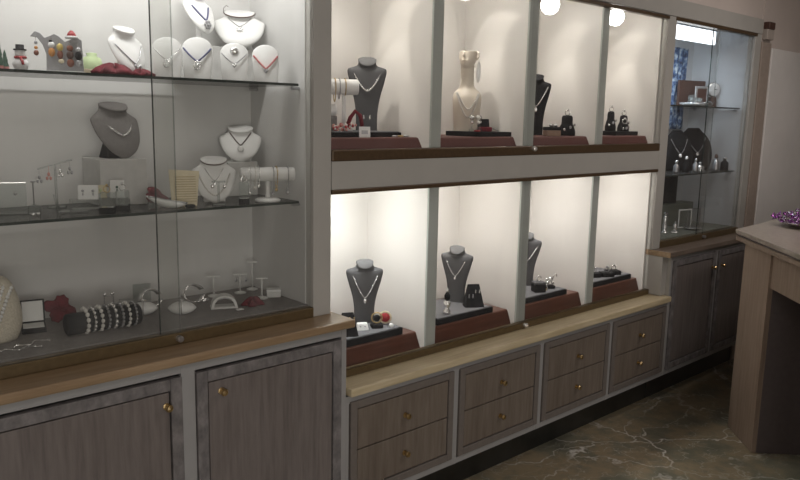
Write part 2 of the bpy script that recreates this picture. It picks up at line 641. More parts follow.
# ------------------------------------------------------------------ tall glass cases
def tall_case(name, label, x0, x1, pl, pr, zb, wallm, seam, shelves, glass, floor_m):
    t = T(name, label, 'display case', ((x0 + x1) / 2, 2.3, zb))
    xi0, xi1 = x0 + pl, x1 - pr
    MB().box(x0, xi0, 2.09, 2.52, zb, 2.15, .003).build('side_post', PAINT, t, world=True)
    MB().box(xi1, x1, 2.09, 2.52, zb, 2.15, .003).build('side_post', PAINT, t, world=True)
    MB().box(xi0, xi1, 2.49, 2.515, zb, 2.235).build('back_panel', wallm, t, world=True)
    MB().box(xi0, xi0 + .004, 2.135, 2.49, zb + .03, 2.2).build('side_lining', wallm, t, world=True)
    MB().box(xi1 - .004, xi1, 2.135, 2.49, zb + .03, 2.2).build('side_lining', wallm, t, world=True)
    MB().box(xi0, xi1, 2.132, 2.49, 2.2, 2.235).build('top_panel', wallm, t, world=True)
    MB().box(xi0, xi1, 2.125, 2.49, zb, zb + .04).build('floor_panel', floor_m, t, world=True)
    MB().box(xi0, xi1, 2.088, 2.124, zb, zb + .036, .003).build('bottom_rail', RAIL, t, world=True)
    MB().box(xi0 - .012, xi1 + .012, 2.084, 2.124, 2.13, 2.15, .003).build('top_rail', STRIP, t, world=True)
    for k, (a, b, y) in enumerate(((xi0, seam + .03, 2.094), (seam - .03, xi1, 2.106))):
        g = MB()
        g.box(a, b, y, y + .005, zb + .036, 2.13)
        g = g.build('sliding_glass_door', glass, t, world=True)
        e = MB().box((b - .002) if k == 0 else a, b if k == 0 else a + .002, y - .0005, y + .0055, zb + .036, 2.13)
        e = e.build('door_edge', ACRY if k == 0 else GEDGE, g)
        bmesh_shift(e, t)
    lk = MB()
    lk.lathe([(0, 0), (.010, 0), (.010, .016), (.007, .019), (0, .019)], n=14, ax='y')
    lk = lk.build('door_lock', SILVD, t)
    lk.location = Vector((seam + .02, 2.088, zb + .02)) - Vector(t.location)
    for z in shelves:
        s = MB()
        s.box(xi0 + .008, xi1 - .03, 2.135, 2.462, z - .004, z + .004)
        for f in s.bm.faces:
            if abs(f.normal.z) < .5:
                f.material_index = 1
        s.bm.normal_update()
        for f in s.bm.faces:
            f.material_index = 0 if abs(f.normal.z) > .5 else 1
        s = s.build('glass_shelf', [SHELFG, GEDGE], t, world=True)
        for px_, y in ((xi1 - .018, 2.17), (xi1 - .018, 2.44), (xi0 + .012, 2.17), (xi0 + .012, 2.44)):
            p = MB().lathe([(0, -.018), (.006, -.018), (.006, .018), (0, .018)], n=8, ax='x')
            p = p.build('shelf_pin', SILVD, s)
            p.location = Vector((px_, y, z - .011)) - Vector(t.location)
    return t


LZ = .93
lcase = tall_case('tall_display_case', 'tall left glass case with two glass shelves of jewellery', .24, 1.564, .07, .075, .89, CASEW, .962, (1.694, 1.296), GLASSD, FLOORC)
rcase = tall_case('tall_display_case', 'tall narrow corner glass case with blue cloth inside, right of the niches', 3.79, 4.955, .085, .085, .886, CASEB, 4.365, (1.684, 1.286), GLASS, GRGREEN)
MB().box(3.882, 4.44, 2.14, 2.165, 2.05, 2.125, .004).build('pane_reflection', REFLGLOW, rcase, world=True)  # glowing strip imitates a ceiling light reflected in the left pane


# ------------------------------------------------------------------ niche rows
def niche_row(name, label, zf, zr0, zr1, zc, zt, fascia, seams, lockx, ft=.025):
    t = T(name, label, 'display case', (2.67, 2.3, zf))
    MB().box(1.566, 3.788, 2.50, 2.518, zf, zc + .02).build('back_panel', NICHE, t, world=True)
    MB().box(1.566, 3.788, 2.125, 2.50, zf, zf + ft).build('floor_panel', NICHE, t, world=True)
    MB().box(1.566, 3.788, 2.125, 2.50, zc, zc + .02).build('top_panel', NICHE, t, world=True)
    MB().box(1.566, 1.574, 2.125, 2.50, zf + ft, zc).build('side_panel', NICHE, t, world=True)
    MB().box(3.778, 3.788, 2.125, 2.50, zf + ft, zc).build('side_panel', NICHE, t, world=True)
    for a, b in ((2.072, 2.128), (2.655, 2.72), (3.22, 3.275)):
        d = MB().box(a, b, 2.128, 2.50, zf + ft, zc).build('divider', NICHE, t, world=True)
        e = MB().box(a, b, 2.118, 2.128, zr1 - .01, zt + .01, .002).build('front_edge', DIVID, d)
        bmesh_shift(e, t)
    MB().box(1.566, 3.788, 2.086, 2.117, zr0, zr1, .004).build('bottom_rail', RAIL if zf < 1 else STRIP, t, world=True)
    MB().box(1.566, 3.788, 2.084, 2.117, zt, zt + .016, .003).build('top_rail', STRIP, t, world=True)
    if fascia:
        MB().box(1.566, 3.788, 2.09, 2.124, fascia[0], fascia[1]).build('fascia', PAINT, t, world=True)
    xs = [1.568] + seams + [3.786]
    for k in range(len(xs) - 1):
        a, b = xs[k] - (.02 if k else 0), xs[k + 1] + (.02 if k < len(xs) - 2 else 0)
        y = 2.095 if k % 2 == 0 else 2.104
        g = MB().box(a, b, y, y + .004, zr1, zt).build('sliding_glass_door', GLASS, t, world=True)
    for x in lockx:
        lk = MB().lathe([(0, 0), (.011, 0), (.011, .015), (.007, .02), (0, .02)], n=14, ax='y').build('door_lock', SILV, t)
        lk.location = Vector((x, 2.087, zr1 - .012)) - Vector(t.location)
    return t


up_row = niche_row('niche_case', 'upper row of four lit white display niches behind sliding glass', 1.436, 1.436, 1.476, 2.20, 2.13, (1.337, 1.4355), [2.68], [2.68])
lo_row = niche_row('niche_case', 'lower row of four brightly lit white display niches above the low worktop', .6335, .6335, .663, 1.40, 1.32, None, [2.68], [2.68], .012)
for i, (a, b) in enumerate(NX):
    L = MB()
    L.lathe([(0, -.046), (.02, -.042), (.038, -.025), (.045, 0), (.038, .02), (.02, .032), (0, .034)], n=18)
    L = L.build('lamp_bulb', LAMP, up_row, True)
    L.location = Vector(((a + b) / 2 - .03, 2.23, 2.125)) - Vector(up_row.location)
    L2 = L.copy()
    COL.objects.link(L2)
    L2.parent = lo_row
    L2.scale = (.55, .55, .55)
    L2.location = Vector(((a + b) / 2, 2.17, 1.372)) - Vector(lo_row.location)
    Hh = MB().lathe([(0, .03), (.017, .03), (.017, .075), (0, .075)], n=14).build('lamp_holder', WHITED, L)

# red-brown plinths that carry the trays
PL = []
for row, (zf, ht) in enumerate(((1.4615, .053), (.646, .076))):
    for i, (a, b) in enumerate(NX):
        a2, b2 = a + .012, b - .008
        if row == 0:
            b2 -= .012
        lab = '%s plinth at the foot of the %s niche of the %s row' % ('dark red leatherette' if row == 0 else 'red brown wooden',
              ['first', 'second', 'third', 'fourth'][i], ['upper', 'lower'][row])
        m = MB()
        c = .018
        m.hexa([(a2, 2.135, 0), (b2, 2.135, 0), (b2, 2.49, 0), (a2, 2.49, 0), (a2, 2.148, ht), (b2 - c, 2.148, ht), (b2 - c, 2.49, ht), (a2, 2.49, ht)], .006)
        bmesh.ops.translate(m.bm, verts=m.bm.verts, vec=(-(a + b) / 2, -2.3, 0))
        PLM = PLINT if row else MATS.get('dark_red_leatherette') or plain('dark_red_leatherette', (.125, .043, .036), .5)
        tag(m.build('plinth', PLM, None, loc=((a + b) / 2, 2.3, zf + .0005)), lab, 'plinth', 'plinths in the %s niches' % ['upper', 'lower'][row])
UZ = 1.4615 + .0535
LWZ = .646 + .0765


# ------------------------------------------------------------------ jewellery stands
def smooth_secs(secs, sub=4):
    out = []
    n = len(secs)
    for i in range(n - 1):
        p0, p1, p2, p3 = secs[max(i - 1, 0)], secs[i], secs[i + 1], secs[min(i + 2, n - 1)]
        for k in range(sub):
            t = k / sub
            v = []
            for a, b, c, d in zip(p0, p1, p2, p3):
                v.append(.5 * ((2 * b) + (-a + c) * t + (2 * a - 5 * b + 4 * c - d) * t * t + (-a + 3 * b - 3 * c + d) * t ** 3))
            v[1] = max(v[1], .003)
            v[2] = max(v[2], .002)
            out.append(tuple(v))
    out.append(secs[-1])
    return out


def loft(mb, secs, n=12, back=.35, slant=0):
    """slant tips the upper tenth towards the front, like the cut neck of a jewellery bust"""
    rs = []
    zt, zb = secs[-1][0], secs[0][0]
    for z, hw, dep, yo in secs:
        r = []
        k = slant * max(0, (z - zb) / (zt - zb) - .86) / .14
        for i in range(n + 1):
            a = PI * i / n
            y = -dep * math.sin(a)
            r.append((-hw * math.cos(a), yo + y, z + y * k))
        for i in range(1, n):
            a = PI * i / n
            y = dep * back * math.sin(a)
            r.append((hw * math.cos(a), yo + y, z + y * k))
        rs.append(r)
    return mb.rings(rs)


class Surf:
    def __init__(self, secs):
        self.s = secs

    def y(self, x, z):
        s = self.s
        for a, b in zip(s, s[1:]):
            if a[0] <= z <= b[0] or b is s[-1]:
                t = max(0, min(1, (z - a[0]) / max(b[0] - a[0], 1e-6)))
                hw, dep, yo = (a[k] + (b[k] - a[k]) * t for k in (1, 2, 3))
                q = max(0, 1 - (x / hw) ** 2)
                return yo - dep * math.sqrt(q)
        return 0


def neck_path(sf, nx, zt, zb, p=1.6, n=17, off=.002):
    pts = []
    for i in range(n):
        u = -1 + 2 * i / (n - 1)
        x = nx * u
        z = zb + (zt - zb) * abs(u) ** p
        pts.append((x, sf.y(x, z) - off, z))
    return pts


TALL = [(0, .56, .16, 0), (.06, .55, .15, 0), (.25, .56, .17, -.01), (.45, .66, .22, -.03), (.66, .86, .26, -.04), (.80, .985, .26, -.02), (.855, 1.0, .24, .0),
        (.885, .94, .22, .02), (.905, .72, .22, .04), (.922, .54, .25, .05), (.95, .46, .28, .03), (.975, .45, .31, .0), (1.0, .46, .33, -.03)]
BIB = [(0, .12, .04, -.62), (.05, .32, .10, -.62), (.15, .58, .18, -.56), (.30, .80, .25, -.42), (.48, .94, .28, -.22), (.64, 1.0, .27, -.06), (.73, 1.0, .25, .02), (.785, .90, .25, .07),
       (.83, .76, .29, .12), (.875, .64, .33, .14), (.935, .58, .37, .12), (1.0, .60, .41, .08)]


def sized(secs, hw, h):
    return smooth_secs([(a * h, b * hw, c * hw, d * hw) for a, b, c, d in secs])


def bust(label, loc, rz, hw, h, mat, secs=None, rx=0, base=None, capm=None, group=None, name='necklace_bust', zoff=0):
    t = T(name, label, 'jewellery bust', loc, rz, group, rx)
    slant = .95 if secs is TALL else .55
    ss = sized(secs, hw, h)
    ss = [(a + zoff, b, c, d) for a, b, c, d in ss]
    loft(MB(), ss, slant=slant).build('torso', mat, t, True)
    top = ss[-1]
    m = MB()
    ring = []
    for k, (z, f) in enumerate(((top[0] + .0002, 1.02), (top[0] + .004, 1.02), (top[0] + .006, .9))):
        q = []
        for i in range(20):
            a = 2 * PI * i / 20
            y = math.sin(a) * top[2]
            y = y * f if y < 0 else y * .35 * f
            q.append((top[1] * f * math.cos(a), top[3] + y, z + y * slant))
        ring.append(q)
    m.rings(ring).build('neck_cap', capm or (GREYC if mat is GREYV else mat), t, True)
    if base == 'foot':
        MB().box(-hw * .62, hw * .62, -hw * .28, hw * .3, 0, .008, .002).build('foot', BLACK, t)
    if base == 'prop':
        MB().hexa([(-hw * .5, -hw * .25, 0), (hw * .5, -hw * .25, 0), (hw * .5, hw * .4, 0), (-hw * .5, hw * .4, 0),
                   (-hw * .4, -hw * .12, zoff + h * .3), (hw * .4, -hw * .12, zoff + h * .3), (hw * .3, hw * .1, zoff + h * .55), (-hw * .3, hw * .1, zoff + h * .55)], .003).build('rear_support', BLACK if mat is GREYB else mat, t)
    if base == 'stem':
        MB().lathe([(0, 0), (.028, 0), (.028, .004), (.009, .01), (.008, zoff + h * .25), (0, zoff + h * .25)], n=16).build('stem', mat, t, True)
    return t, Surf(ss)


def chain(label, t, path, r, mat, beads=None, pend=None, group=None, pm=None, name='necklace'):
    """a necklace lying on the bust t"""
    m = MB()
    m.tube(path, r, 5)
    if beads:
        k0, k1, br = beads
        P = [Vector(p) for p in path]
        L = [0]
        for a, b in zip(P, P[1:]):
            L.append(L[-1] + (b - a).length)
        s = L[-1] * k0
        while s < L[-1] * k1:
            for i in range(len(P) - 1):
                if L[i] <= s <= L[i + 1]:
                    q = P[i].lerp(P[i + 1], (s - L[i]) / max(1e-6, L[i + 1] - L[i]))
                    break
            m.ball((q.x, q.y - br * .6, q.z), br, u=8, v=5)
            s += br * 2.05
    o = m.build(name, mat, None, True, loc=t.location, rot=tuple(t.rotation_euler))
    tag(o, label, 'necklace', group)
    if pend:
        mid = path[len(path) // 2]
        p = MB()
        kind, s = pend[:2]
        y = mid[1] - .003 - (pend[2] if len(pend) > 2 else 0)
        z = mid[2]
        if kind == 'drop':
            p.ball((0, y, z - s * 1.1), s * .55, (1, .4, 1.7))
        elif kind == 'heart':
            p.ball((-s * .45, y, z - s * .7), s * .6, (1, .45, 1))
            p.ball((s * .45, y, z - s * .7), s * .6, (1, .45, 1))
            p.rings([[(0, y - .001, z - s * 2.0), (0, y + .001, z - s * 2.0), (.0005, y, z - s * 2)], [(-s * .95, y - .003, z - s * .9), (0, y + .003, z - s * .7), (s * .95, y - .003, z - s * .9)]])
        elif kind == 'disc':
            p.lathe([(0, 0), (s, 0), (s, .003), (s * .5, .005), (0, .005)], (0, y, z - s), 14, 'y')
        elif kind == 'flower':
            for k in range(6):
                a = k * PI / 3
                p.ball((math.cos(a) * s * .62, y, z - s + math.sin(a) * s * .62), s * .42, (1, .5, 1), 8, 5)
            p.ball((0, y - .002, z - s), s * .35, (1, .7, 1), 8, 5)
        elif kind == 'star':
            for k in range(4):
                a = k * PI / 4 + .3
                p.tube([(-s * math.cos(a), y, z - s - s * math.sin(a)), (0, y - .002, z - s), (s * math.cos(a), y, z - s + s * math.sin(a))], [.0006, s * .16, .0006], 5)
        elif kind == 'two':
            for q in (-1, 1):
                p.ball((q * s * .9, y, z - s), s * .6, (.9, .5, 1.3), 8, 6)
        elif kind == 'knot':
            p.tube([(s * .8 * math.cos(a) * (1 + .3 * math.sin(2 * a)), y, z - s + s * math.sin(a)) for a in [k * PI / 6 for k in range(12)]], s * .18, 5, True)
            p.tube([(-s * .6, y - .002, z - s * 1.6), (0, y - .003, z - s), (s * .6, y - .002, z - s * .5)], s * .16, 5)
        p.build('pendant', pm or mat, o, True)
    return o


CAMZ = -.52
# ======== tall left case, top shelf
Z1 = 1.6985


def tablet(label, x, y, wd, h, rz, group='white rounded pendant stands on the top shelf'):
    t = T('pendant_stand', label, 'jewellery stand', (x, y, Z1), rz, group)
    n = 14
    prof = []
    for k in range(9):
        v = k / 8
        z = h * v
        hw = wd / 2 * (1.0 - .0 * v)
        prof.append((z, hw))
    outline = [(-wd * .44, 0), (-wd * .5, h * .62)]
    for k in range(n + 1):
        a = PI - PI * k / n
        outline.append((wd * .5 * math.cos(a), h - wd * .40 + wd * .40 * math.sin(a)))
    outline += [(wd * .5, h * .62), (wd * .44, 0)]
    m = MB().prism(outline, (-.007, .007), 'y', .004)
    for v in m.bm.verts:   # leans back and is slightly domed
        v.co.y += v.co.z * .28 + (v.co.x ** 2) * 3.0
    m.build('front_plate', WHITE, t, True)
    MB().hexa([(-wd * .3, .02, 0), (wd * .3, .02, 0), (wd * .3, .045, 0), (-wd * .3, .045, 0), (-wd * .2, h * .1 + .005, h * .45), (wd * .2, h * .1 + .005, h * .45), (wd * .2, h * .12 + .012, h * .5), (-wd * .2, h * .12 + .012, h * .5)]).build('rear_strut', WHITE, t)

    class F:
        def y(self, x_, z_):
            return -.0085 + z_ * .28 + x_ * x_ * 3.0
    return t, F()


t, f = tablet('white rounded pendant stand with a silver knot pendant, nearest the door seam', 1.018, 2.19, .090, .122, CAMZ)
chain('silver necklace with a knot pendant on the leftmost white rounded stand', t, neck_path(f, .038, .088, .052, 1.3), .0011, SILV, None, ('knot', .011))
t, f = tablet('white rounded pendant stand with a dark blue cord, second of the row', 1.118, 2.19, .094, .130, CAMZ)
chain('dark blue cord necklace with a silver swirl pendant on a white rounded stand', t, neck_path(f, .042, .095, .055, 1.3), .0028, BLUE, None, ('knot', .013), None, SILV)
t, f = tablet('white rounded pendant stand with a silver heart pendant, third of the row', 1.248, 2.19, .090, .122, CAMZ)
chain('silver chain with a small heart on the third white rounded stand', t, neck_path(f, .040, .088, .055, 1.4), .0018, SILVD, None, ('heart', .007), None, SILV)
bro = MB()
bro.lathe([(0, 0), (.014, 0), (.012, .004), (.006, .006), (0, .007)], (0, f.y(0, .095) + .003, .095), 14, 'y')
tag(bro.build('brooch', SILV, None, True, loc=t.location, rot=CAMZ), 'round silver brooch near the top of the third white rounded stand', 'brooch')
t, f = tablet('white rounded pendant stand with a coral red cord, rightmost of the row', 1.366, 2.19, .088, .125, CAMZ)
chain('coral red cord necklace with a dark heart pendant on the rightmost white rounded stand', t, neck_path(f, .040, .088, .045, 1.15), .0032, PINK, None, ('heart', .008), None, SILVD)

# riser with the two white busts on it
tag(MB().box(-.165, .145, -.055, .055, 0, .121, .002).build('riser', plain('pale_grey_riser', (.56, .555, .54), .6), None, loc=(1.33, 2.428, Z1)),
    'pale grey riser box behind the white stands on the top shelf', 'riser')
RZ1 = Z1 + .1215
t, f = bust('tilted white necklace bust on a stem with blue cord, at the top of the case', (1.245, 2.42, RZ1), .25, .062, .13, WHITE, BIB, -.05, 'stem', zoff=.038)
chain('blue cord necklace with a silver flower on the tilted white bust on the riser', t, neck_path(f, .036, .130, .082, 1.3), .003, BLUE, None, ('flower', .016, .004), None, SILVD)
t, f = bust('wide white collar bust with a star pendant, right end of the riser', (1.403, 2.42, RZ1), CAMZ, .088, .126, WHITE, BIB, 0, 'prop')
cp = [(.0325 * math.cos(a), .0 + .012 - .0235 * math.sin(a), .137) for a in [PI * k / 12 for k in range(13)]]
chain('dark cord choker with a silver star pendant on the wide white collar bust', t, neck_path(f, .040, .108, .076, 1.4), .0013, SILVD, None, ('star', .014, .009), None, SILV)
ck = MB().tube([(.0545 * math.cos(a), .007 - (.0375 if math.sin(a) > 0 else .013) * math.sin(a), .1265 - (.0195 if math.sin(a) > 0 else .007) * math.sin(a)) for a in [2 * PI * k / 24 for k in range(24)]], .0022, 6, True)
ck.tube([(-.0545, .007, .1265), (-.055, 0, .140), (-.045, 0, .150), (-.038, .002, .145)], .0011, 5)
tag(ck.build('cord_necklace', DBROWN, None, True, loc=t.location, rot=CAMZ), 'thin dark cord round the neck rim of the wide white collar bust', 'necklace')
# tilted white bust left of the seam
t, f = bust('white necklace bust tilted sideways, alone left of the door seam', (.925, 2.27, Z1), .3, .062, .138, WHITE, BIB, 0, 'prop')
chain('fine grey chain with two pendants on the white bust left of the seam', t, neck_path(f, .048, .092, .036, 1.2), .0018, SILVD, None, ('two', .009, .006), None, SILVD)
# curved neckwire left of second stand
hp = MB().tube([(.03 * math.cos(a), .004 * a, .048 + .048 * math.sin(a)) for a in [PI * .55 + PI * k / 14 for k in range(15)]], .003, 6)
tag(hp.build('neck_ring', SILVD, None, True, loc=(1.085, 2.265, Z1), rot=CAMZ), 'dark curved neck ring leaning against the stand with the blue cord', 'necklace')


def leaf(label, loc, rz, s, rx=0, ry=0, flat=.25, group='burgundy cloth leaves in the left case', lobes=5):
    """a puffy lobed cloth leaf"""
    m = MB()
    n = lobes * 8
    rings = []
    for k, q in enumerate((1.0, .8, .5, .2, .02)):
        ring = []
        for i in range(n):
            a = 2 * PI * i / n
            rr = s * q * (.60 + .40 * abs(math.cos(lobes * a / 2)) ** 1.1 + .05 * math.sin(17 * a))
            z = flat * s * (1 - q ** 2) * (.8 + .35 * math.cos(lobes * a)) + .05 * s * math.sin(7 * a + k) + .12 * s * q
            ring.append((rr * math.cos(a), rr * math.sin(a) * .85, max(0.0, z)))
        rings.append(ring)
    low = [(p[0] * .96, p[1] * .96, max(0, p[2] - .006)) for p in rings[0]]
    m.rings([low] + rings)
    o = m.build('cloth_leaf', BURG, None, True, loc=loc, rot=(rx, ry, rz))
    return tag(o, label, 'decoration', group)


leaf('flat pair of burgundy cloth leaves lying on the top shelf below the tilted bust', (.862, 2.20, Z1), .2, .066, flat=.42)
leaf('small burgundy cloth leaf lying right under the tilted white bust, top shelf', (.935, 2.18, Z1), .9, .046, flat=.38)
tag(MB().box(-.045, .045, -.02, .02, 0, .016, .002).build('card', CREAM, None, loc=(.832, 2.26, Z1), rot=-.3), 'cream card lying behind the burgundy leaves on the top shelf', 'card')
pg = MB()
pg.lathe([(0, 0), (.024, 0), (.030, .02), (.031, .04), (.026, .056), (.014, .062), (.017, .070), (.008, .072), (0, .071)], n=14)
tag(pg.build('pouch', GREEN, None, True, loc=(.868, 2.39, Z1)), 'pale green cloth pouch behind the cream card on the top shelf', 'pouch')

# wavy grey earring board with Christmas earrings
wv = T('earring_board', 'wavy topped grey earring display board on the top shelf', 'jewellery stand', (.722, 2.25, Z1), CAMZ)
pr = [(-.068, .098), (-.055, .112), (-.042, .108), (-.030, .095), (-.018, .100), (-.005, .107), (.008, .100), (.022, .086), (.036, .092), (.052, .10), (.066, .092),
      (.068, .0), (-.030, .0), (-.028, .05), (-.036, .075), (-.05, .096)]
m = MB().prism(pr, (-.004, .004), 'y', .0015)
m.build('board', plain('grey_board', (.33, .33, .34), .6), wv)
MB().box(-.06, .068, -.022, .022, 0, .005, .001).build('foot', WHITED, wv)


def orn(label, lx, lz, parts, name='hanging_earring', cat='earring', group='Christmas earrings on the wavy board'):
    M_ = Matrix.Translation(wv.location) @ Matrix.Rotation(CAMZ, 4, 'Z')
    loc = M_ @ Vector((lx, -.011, lz))
    t_ = T(name, label, cat, loc, CAMZ, group)
    MB().tube([(0, .006, .012), (0, .0, .016), (0, -.001, .008), (0, 0, 0)], .0007, 5).build('hook', SILV, t_)
    for nm, mt, c, r, s in parts:
        MB().ball(c, r, s).build(nm, mt, t_, True)
    return t_


orn('earring with two amber beads hanging at the left tip of the wavy board', -.052, .085, [('bead', SILVD, (0, 0, -.004), .005, (1, .8, 1)), ('bead', ORANGE, (0, 0, -.018), .005, (1, .8, 1)), ('bead', BROWN, (0, 0, -.032), .007, (1, .8, 1.1))])
orn('white and amber snowman earring in the middle of the wavy board', -.012, .082, [('hat', BLACK, (-.001, 0, .004), .005, (1, .8, .7)), ('head', SNOW, (0, 0, -.006), .009, (1, .6, 1)), ('body', ORANGE, (0, 0, -.026), .010, (.9, .6, 1.3))])
orn('yellow and brown figure earring beside the snowman earring', .010, .074, [('head', YELL, (0, 0, -.004), .009, (1, .6, 1.2)), ('body', BROWN, (0, 0, -.024), .009, (.9, .6, 1.4)), ('feet', CREAM, (.002, 0, -.042), .008, (1, .6, .8))])
orn('brown reindeer earring at the right of the wavy board', .036, .072, [('head', BROWN, (0, 0, -.004), .009, (1, .6, 1)), ('body', DBROWN, (0, 0, -.022), .010, (1, .6, 1.2)), ('feet', BROWN, (0, 0, -.044), .010, (1, .6, 1.2))])
orn('grey and black figure earring at the right end of the wavy board', .058, .066, [('head', SILVD, (0, 0, -.002), .008, (1, .6, 1)), ('body', BLACK, (0, 0, -.018), .010, (1, .6, 1.2)), ('feet', SILVD, (0, 0, -.038), .009, (1, .6, 1))])
hat = T('santa_hat', 'small red hat with white brim on the right bump of the wavy board', 'decoration', (.722 + .040 * math.cos(CAMZ), 2.25 + .040 * math.sin(CAMZ), Z1 + .0955), CAMZ)
MB().lathe([(0, .004), (.014, .004), (.011, .014), (.004, .022), (0, .022)], n=12).build('cap', RED, hat, True)
MB().lathe([(.012, 0), (.017, 0), (.018, .005), (.013, .007), (.012, .006)], n=14).build('brim', SNOW, hat, True)
# snowman figurine
sm = T('snowman_figurine', 'small white snowman with black hat and red scarf at the left of the top shelf', 'figurine', (.622, 2.24, Z1), CAMZ)
MB().ball((0, 0, .018), .021, (1, .9, .86)).ball((0, 0, .046), .014).build('body', SNOW, sm, True)
MB().tube([(.013 * math.cos(a), .013 * math.sin(a), .036) for a in [2 * PI * k / 12 for k in range(12)]], .004, 6, True).tube([(.004, -.016, .036), (.010, -.022, .024), (.012, -.023, .016)], .004, 6).build('scarf', RED, sm, True)
MB().lathe([(0, .055), (.017, .055), (.017, .058), (.011, .059), (.011, .070), (0, .070)], n=12).build('hat', BLACK, sm, True)
for k, (x, y, hh, nm) in enumerate(((.572, 2.25, .085, 'taller'), (.596, 2.29, .058, 'shorter'))):
    tr = T('tree_ornament', '%s of two small dark green tree ornaments at the far left of the top shelf' % nm, 'ornament', (x, y, Z1), 0, 'tree ornaments on the top shelf')
    MB().lathe([(0, .012), (.011, .012), (.006, hh * .45), (.008, hh * .45), (.004, hh * .75), (.005, hh * .75), (.0, hh)], n=10).build('tree', DGREEN, tr)
    MB().lathe([(0, 0), (.012, 0), (.010, .012), (0, .012)], n=10).build('foot', plain('pink_red_foot', (.5, .2, .19), .5) if k == 0 else MATS['pink_red_foot'], tr)

# ======== tall left case, middle shelf
Z2 = 1.3005
tag(MB().box(-.075, .075, -.075, .075, 0, .146, .002).build('riser', MATS['pale_grey_riser'], None, loc=(.93, 2.405, Z2)), 'pale grey riser box under the grey bust on the middle shelf', 'riser')
t, f = bust('grey necklace bust with a silver necklace raised on a box, middle shelf', (.935, 2.405, Z2 + .1465), .2, .082, .165, GREYB, BIB, 0, 'prop')
chain('silver bead necklace on the grey bust of the middle shelf', t, neck_path(f, .045, .105, .072, 1.6), .0015, SILV, (.12, .88, .0046))
tag(MB().box(-.06, .06, -.045, .045, 0, .122, .002).build('riser', WHITED, None, loc=(1.385, 2.425, Z2)), 'white riser box behind the bracelet bar on the middle shelf', 'riser')
t, f = bust('white collar bust with a dark beaded necklace on the white riser, middle shelf', (1.405, 2.43, Z2 + .1225), CAMZ, .074, .118, WHITE, BIB, 0, 'prop')
chain('dark beaded necklace with a round white pendant on the raised collar bust, middle shelf', t, neck_path(f, .038, .103, .058, 1.2), .0012, DBROWN, (.0, 1, .0024), ('disc', .012, .012), None, WHITE)
ck = MB().tube([(.0425 * math.cos(a), .006 - (.030 if math.sin(a) > 0 else .011) * math.sin(a), .1435 - (.0165 if math.sin(a) > 0 else .006) * math.sin(a)) for a in [2 * PI * k / 24 for k in range(24)]], .0022, 6, True)
t, f = bust('white necklace bust with a pearl strand in the middle of the middle shelf', (1.215, 2.28, Z2), CAMZ + .1, .072, .14, WHITE, BIB, 0, 'prop')
chain('pearl strand hanging on the white bust of the middle shelf', t, neck_path(f, .052, .096, .026, 1.9), .0015, BEADS, (.0, 1, .0034))
chain('short silver chain with drop on the white bust of the middle shelf', t, neck_path(f, .030, .112, .072, 1.4), .0012, SILV, None, ('drop', .01))
tag(ck.build('cord_necklace', DBROWN, None, True, loc=(t.location.x, t.location.y, t.location.z - .0035), rot=CAMZ + .1), 'thin dark cord round the neck rim of the white bust, middle shelf', 'necklace')
# cream studded earring card on easel
cs = T('earring_card', 'tall cream card of small studs leaning back on the middle shelf', 'jewellery stand', (1.075, 2.20, Z2), CAMZ + .2, None, -.22)
MB().prism([(-.045, .0), (.032, .0), (.045, .112), (-.05, .118)], (-.003, .003), 'y', .001).build('card', CREAM, cs)
mm = MB()
for r_ in range(11):
    mm.box(-.036, .032, -.0042, -.003, .014 + r_ * .0078, .0172 + r_ * .0078)
mm.build('stud_rows', plain('pale_tan_print', (.50, .42, .27), .6), cs)
MB().box(-.01, .01, .003, .008, 0, .07).build('easel_leg', CREAM, cs)
# bracelet bar
bb = T('bracelet_bar', 'white T bar stand hung with silver bracelets at the right of the middle shelf', 'jewellery stand', (1.365, 2.185, Z2), CAMZ + .12)
MB().lathe([(0, -.092), (.021, -.092), (.024, -.088), (.024, .088), (.021, .092), (0, .092)], (0, 0, .092), 20, 'x').build('bar', WHITE, bb, True)
MB().lathe([(0, .008), (.009, .008), (.007, .03), (.007, .075), (0, .075)], n=12).build('stem', WHITE, bb, True)
MB().lathe([(0, 0), (.042, 0), (.044, .006), (.036, .011), (0, .013)], n=24).build('base', WHITE, bb, True)
for k, (dx, mt, dr, lab) in enumerate(((-.060, SILV, .03, 'first'), (-.043, BEADS, .012, 'second'), (-.03, SILV, .006, 'third'), (.018, SILVD, .035, 'fourth'), (.030, GOLD, .02, 'fifth'), (.068, SILVD, .03, 'last'))):
    m = MB()
    q = [(0, .0265 * math.cos(a), .0265 * math.sin(a) if math.sin(a) > 0 else (.0265 + dr) * math.sin(a)) for a in [2 * PI * j / 24 for j in range(24)]]
    m.tube(q, .0013, 5, True)
    for j in range(0, 24, 2):
        m.ball(q[j], .0028, u=7, v=5)
    m.ball((0, 0, -.0265 - dr - .006), .006, (1, .5, 1.2), 8, 6)
    M_ = Matrix.Translation(bb.location) @ Matrix.Rotation(bb.rotation_euler.z, 4, 'Z')
    tag(m.build('bracelet', mt, None, True, loc=M_ @ Vector((dx, 0, .092)), rot=bb.rotation_euler.z), '%s bracelet from the left on the white T bar' % lab, 'bracelet', 'bracelets on the T bar')
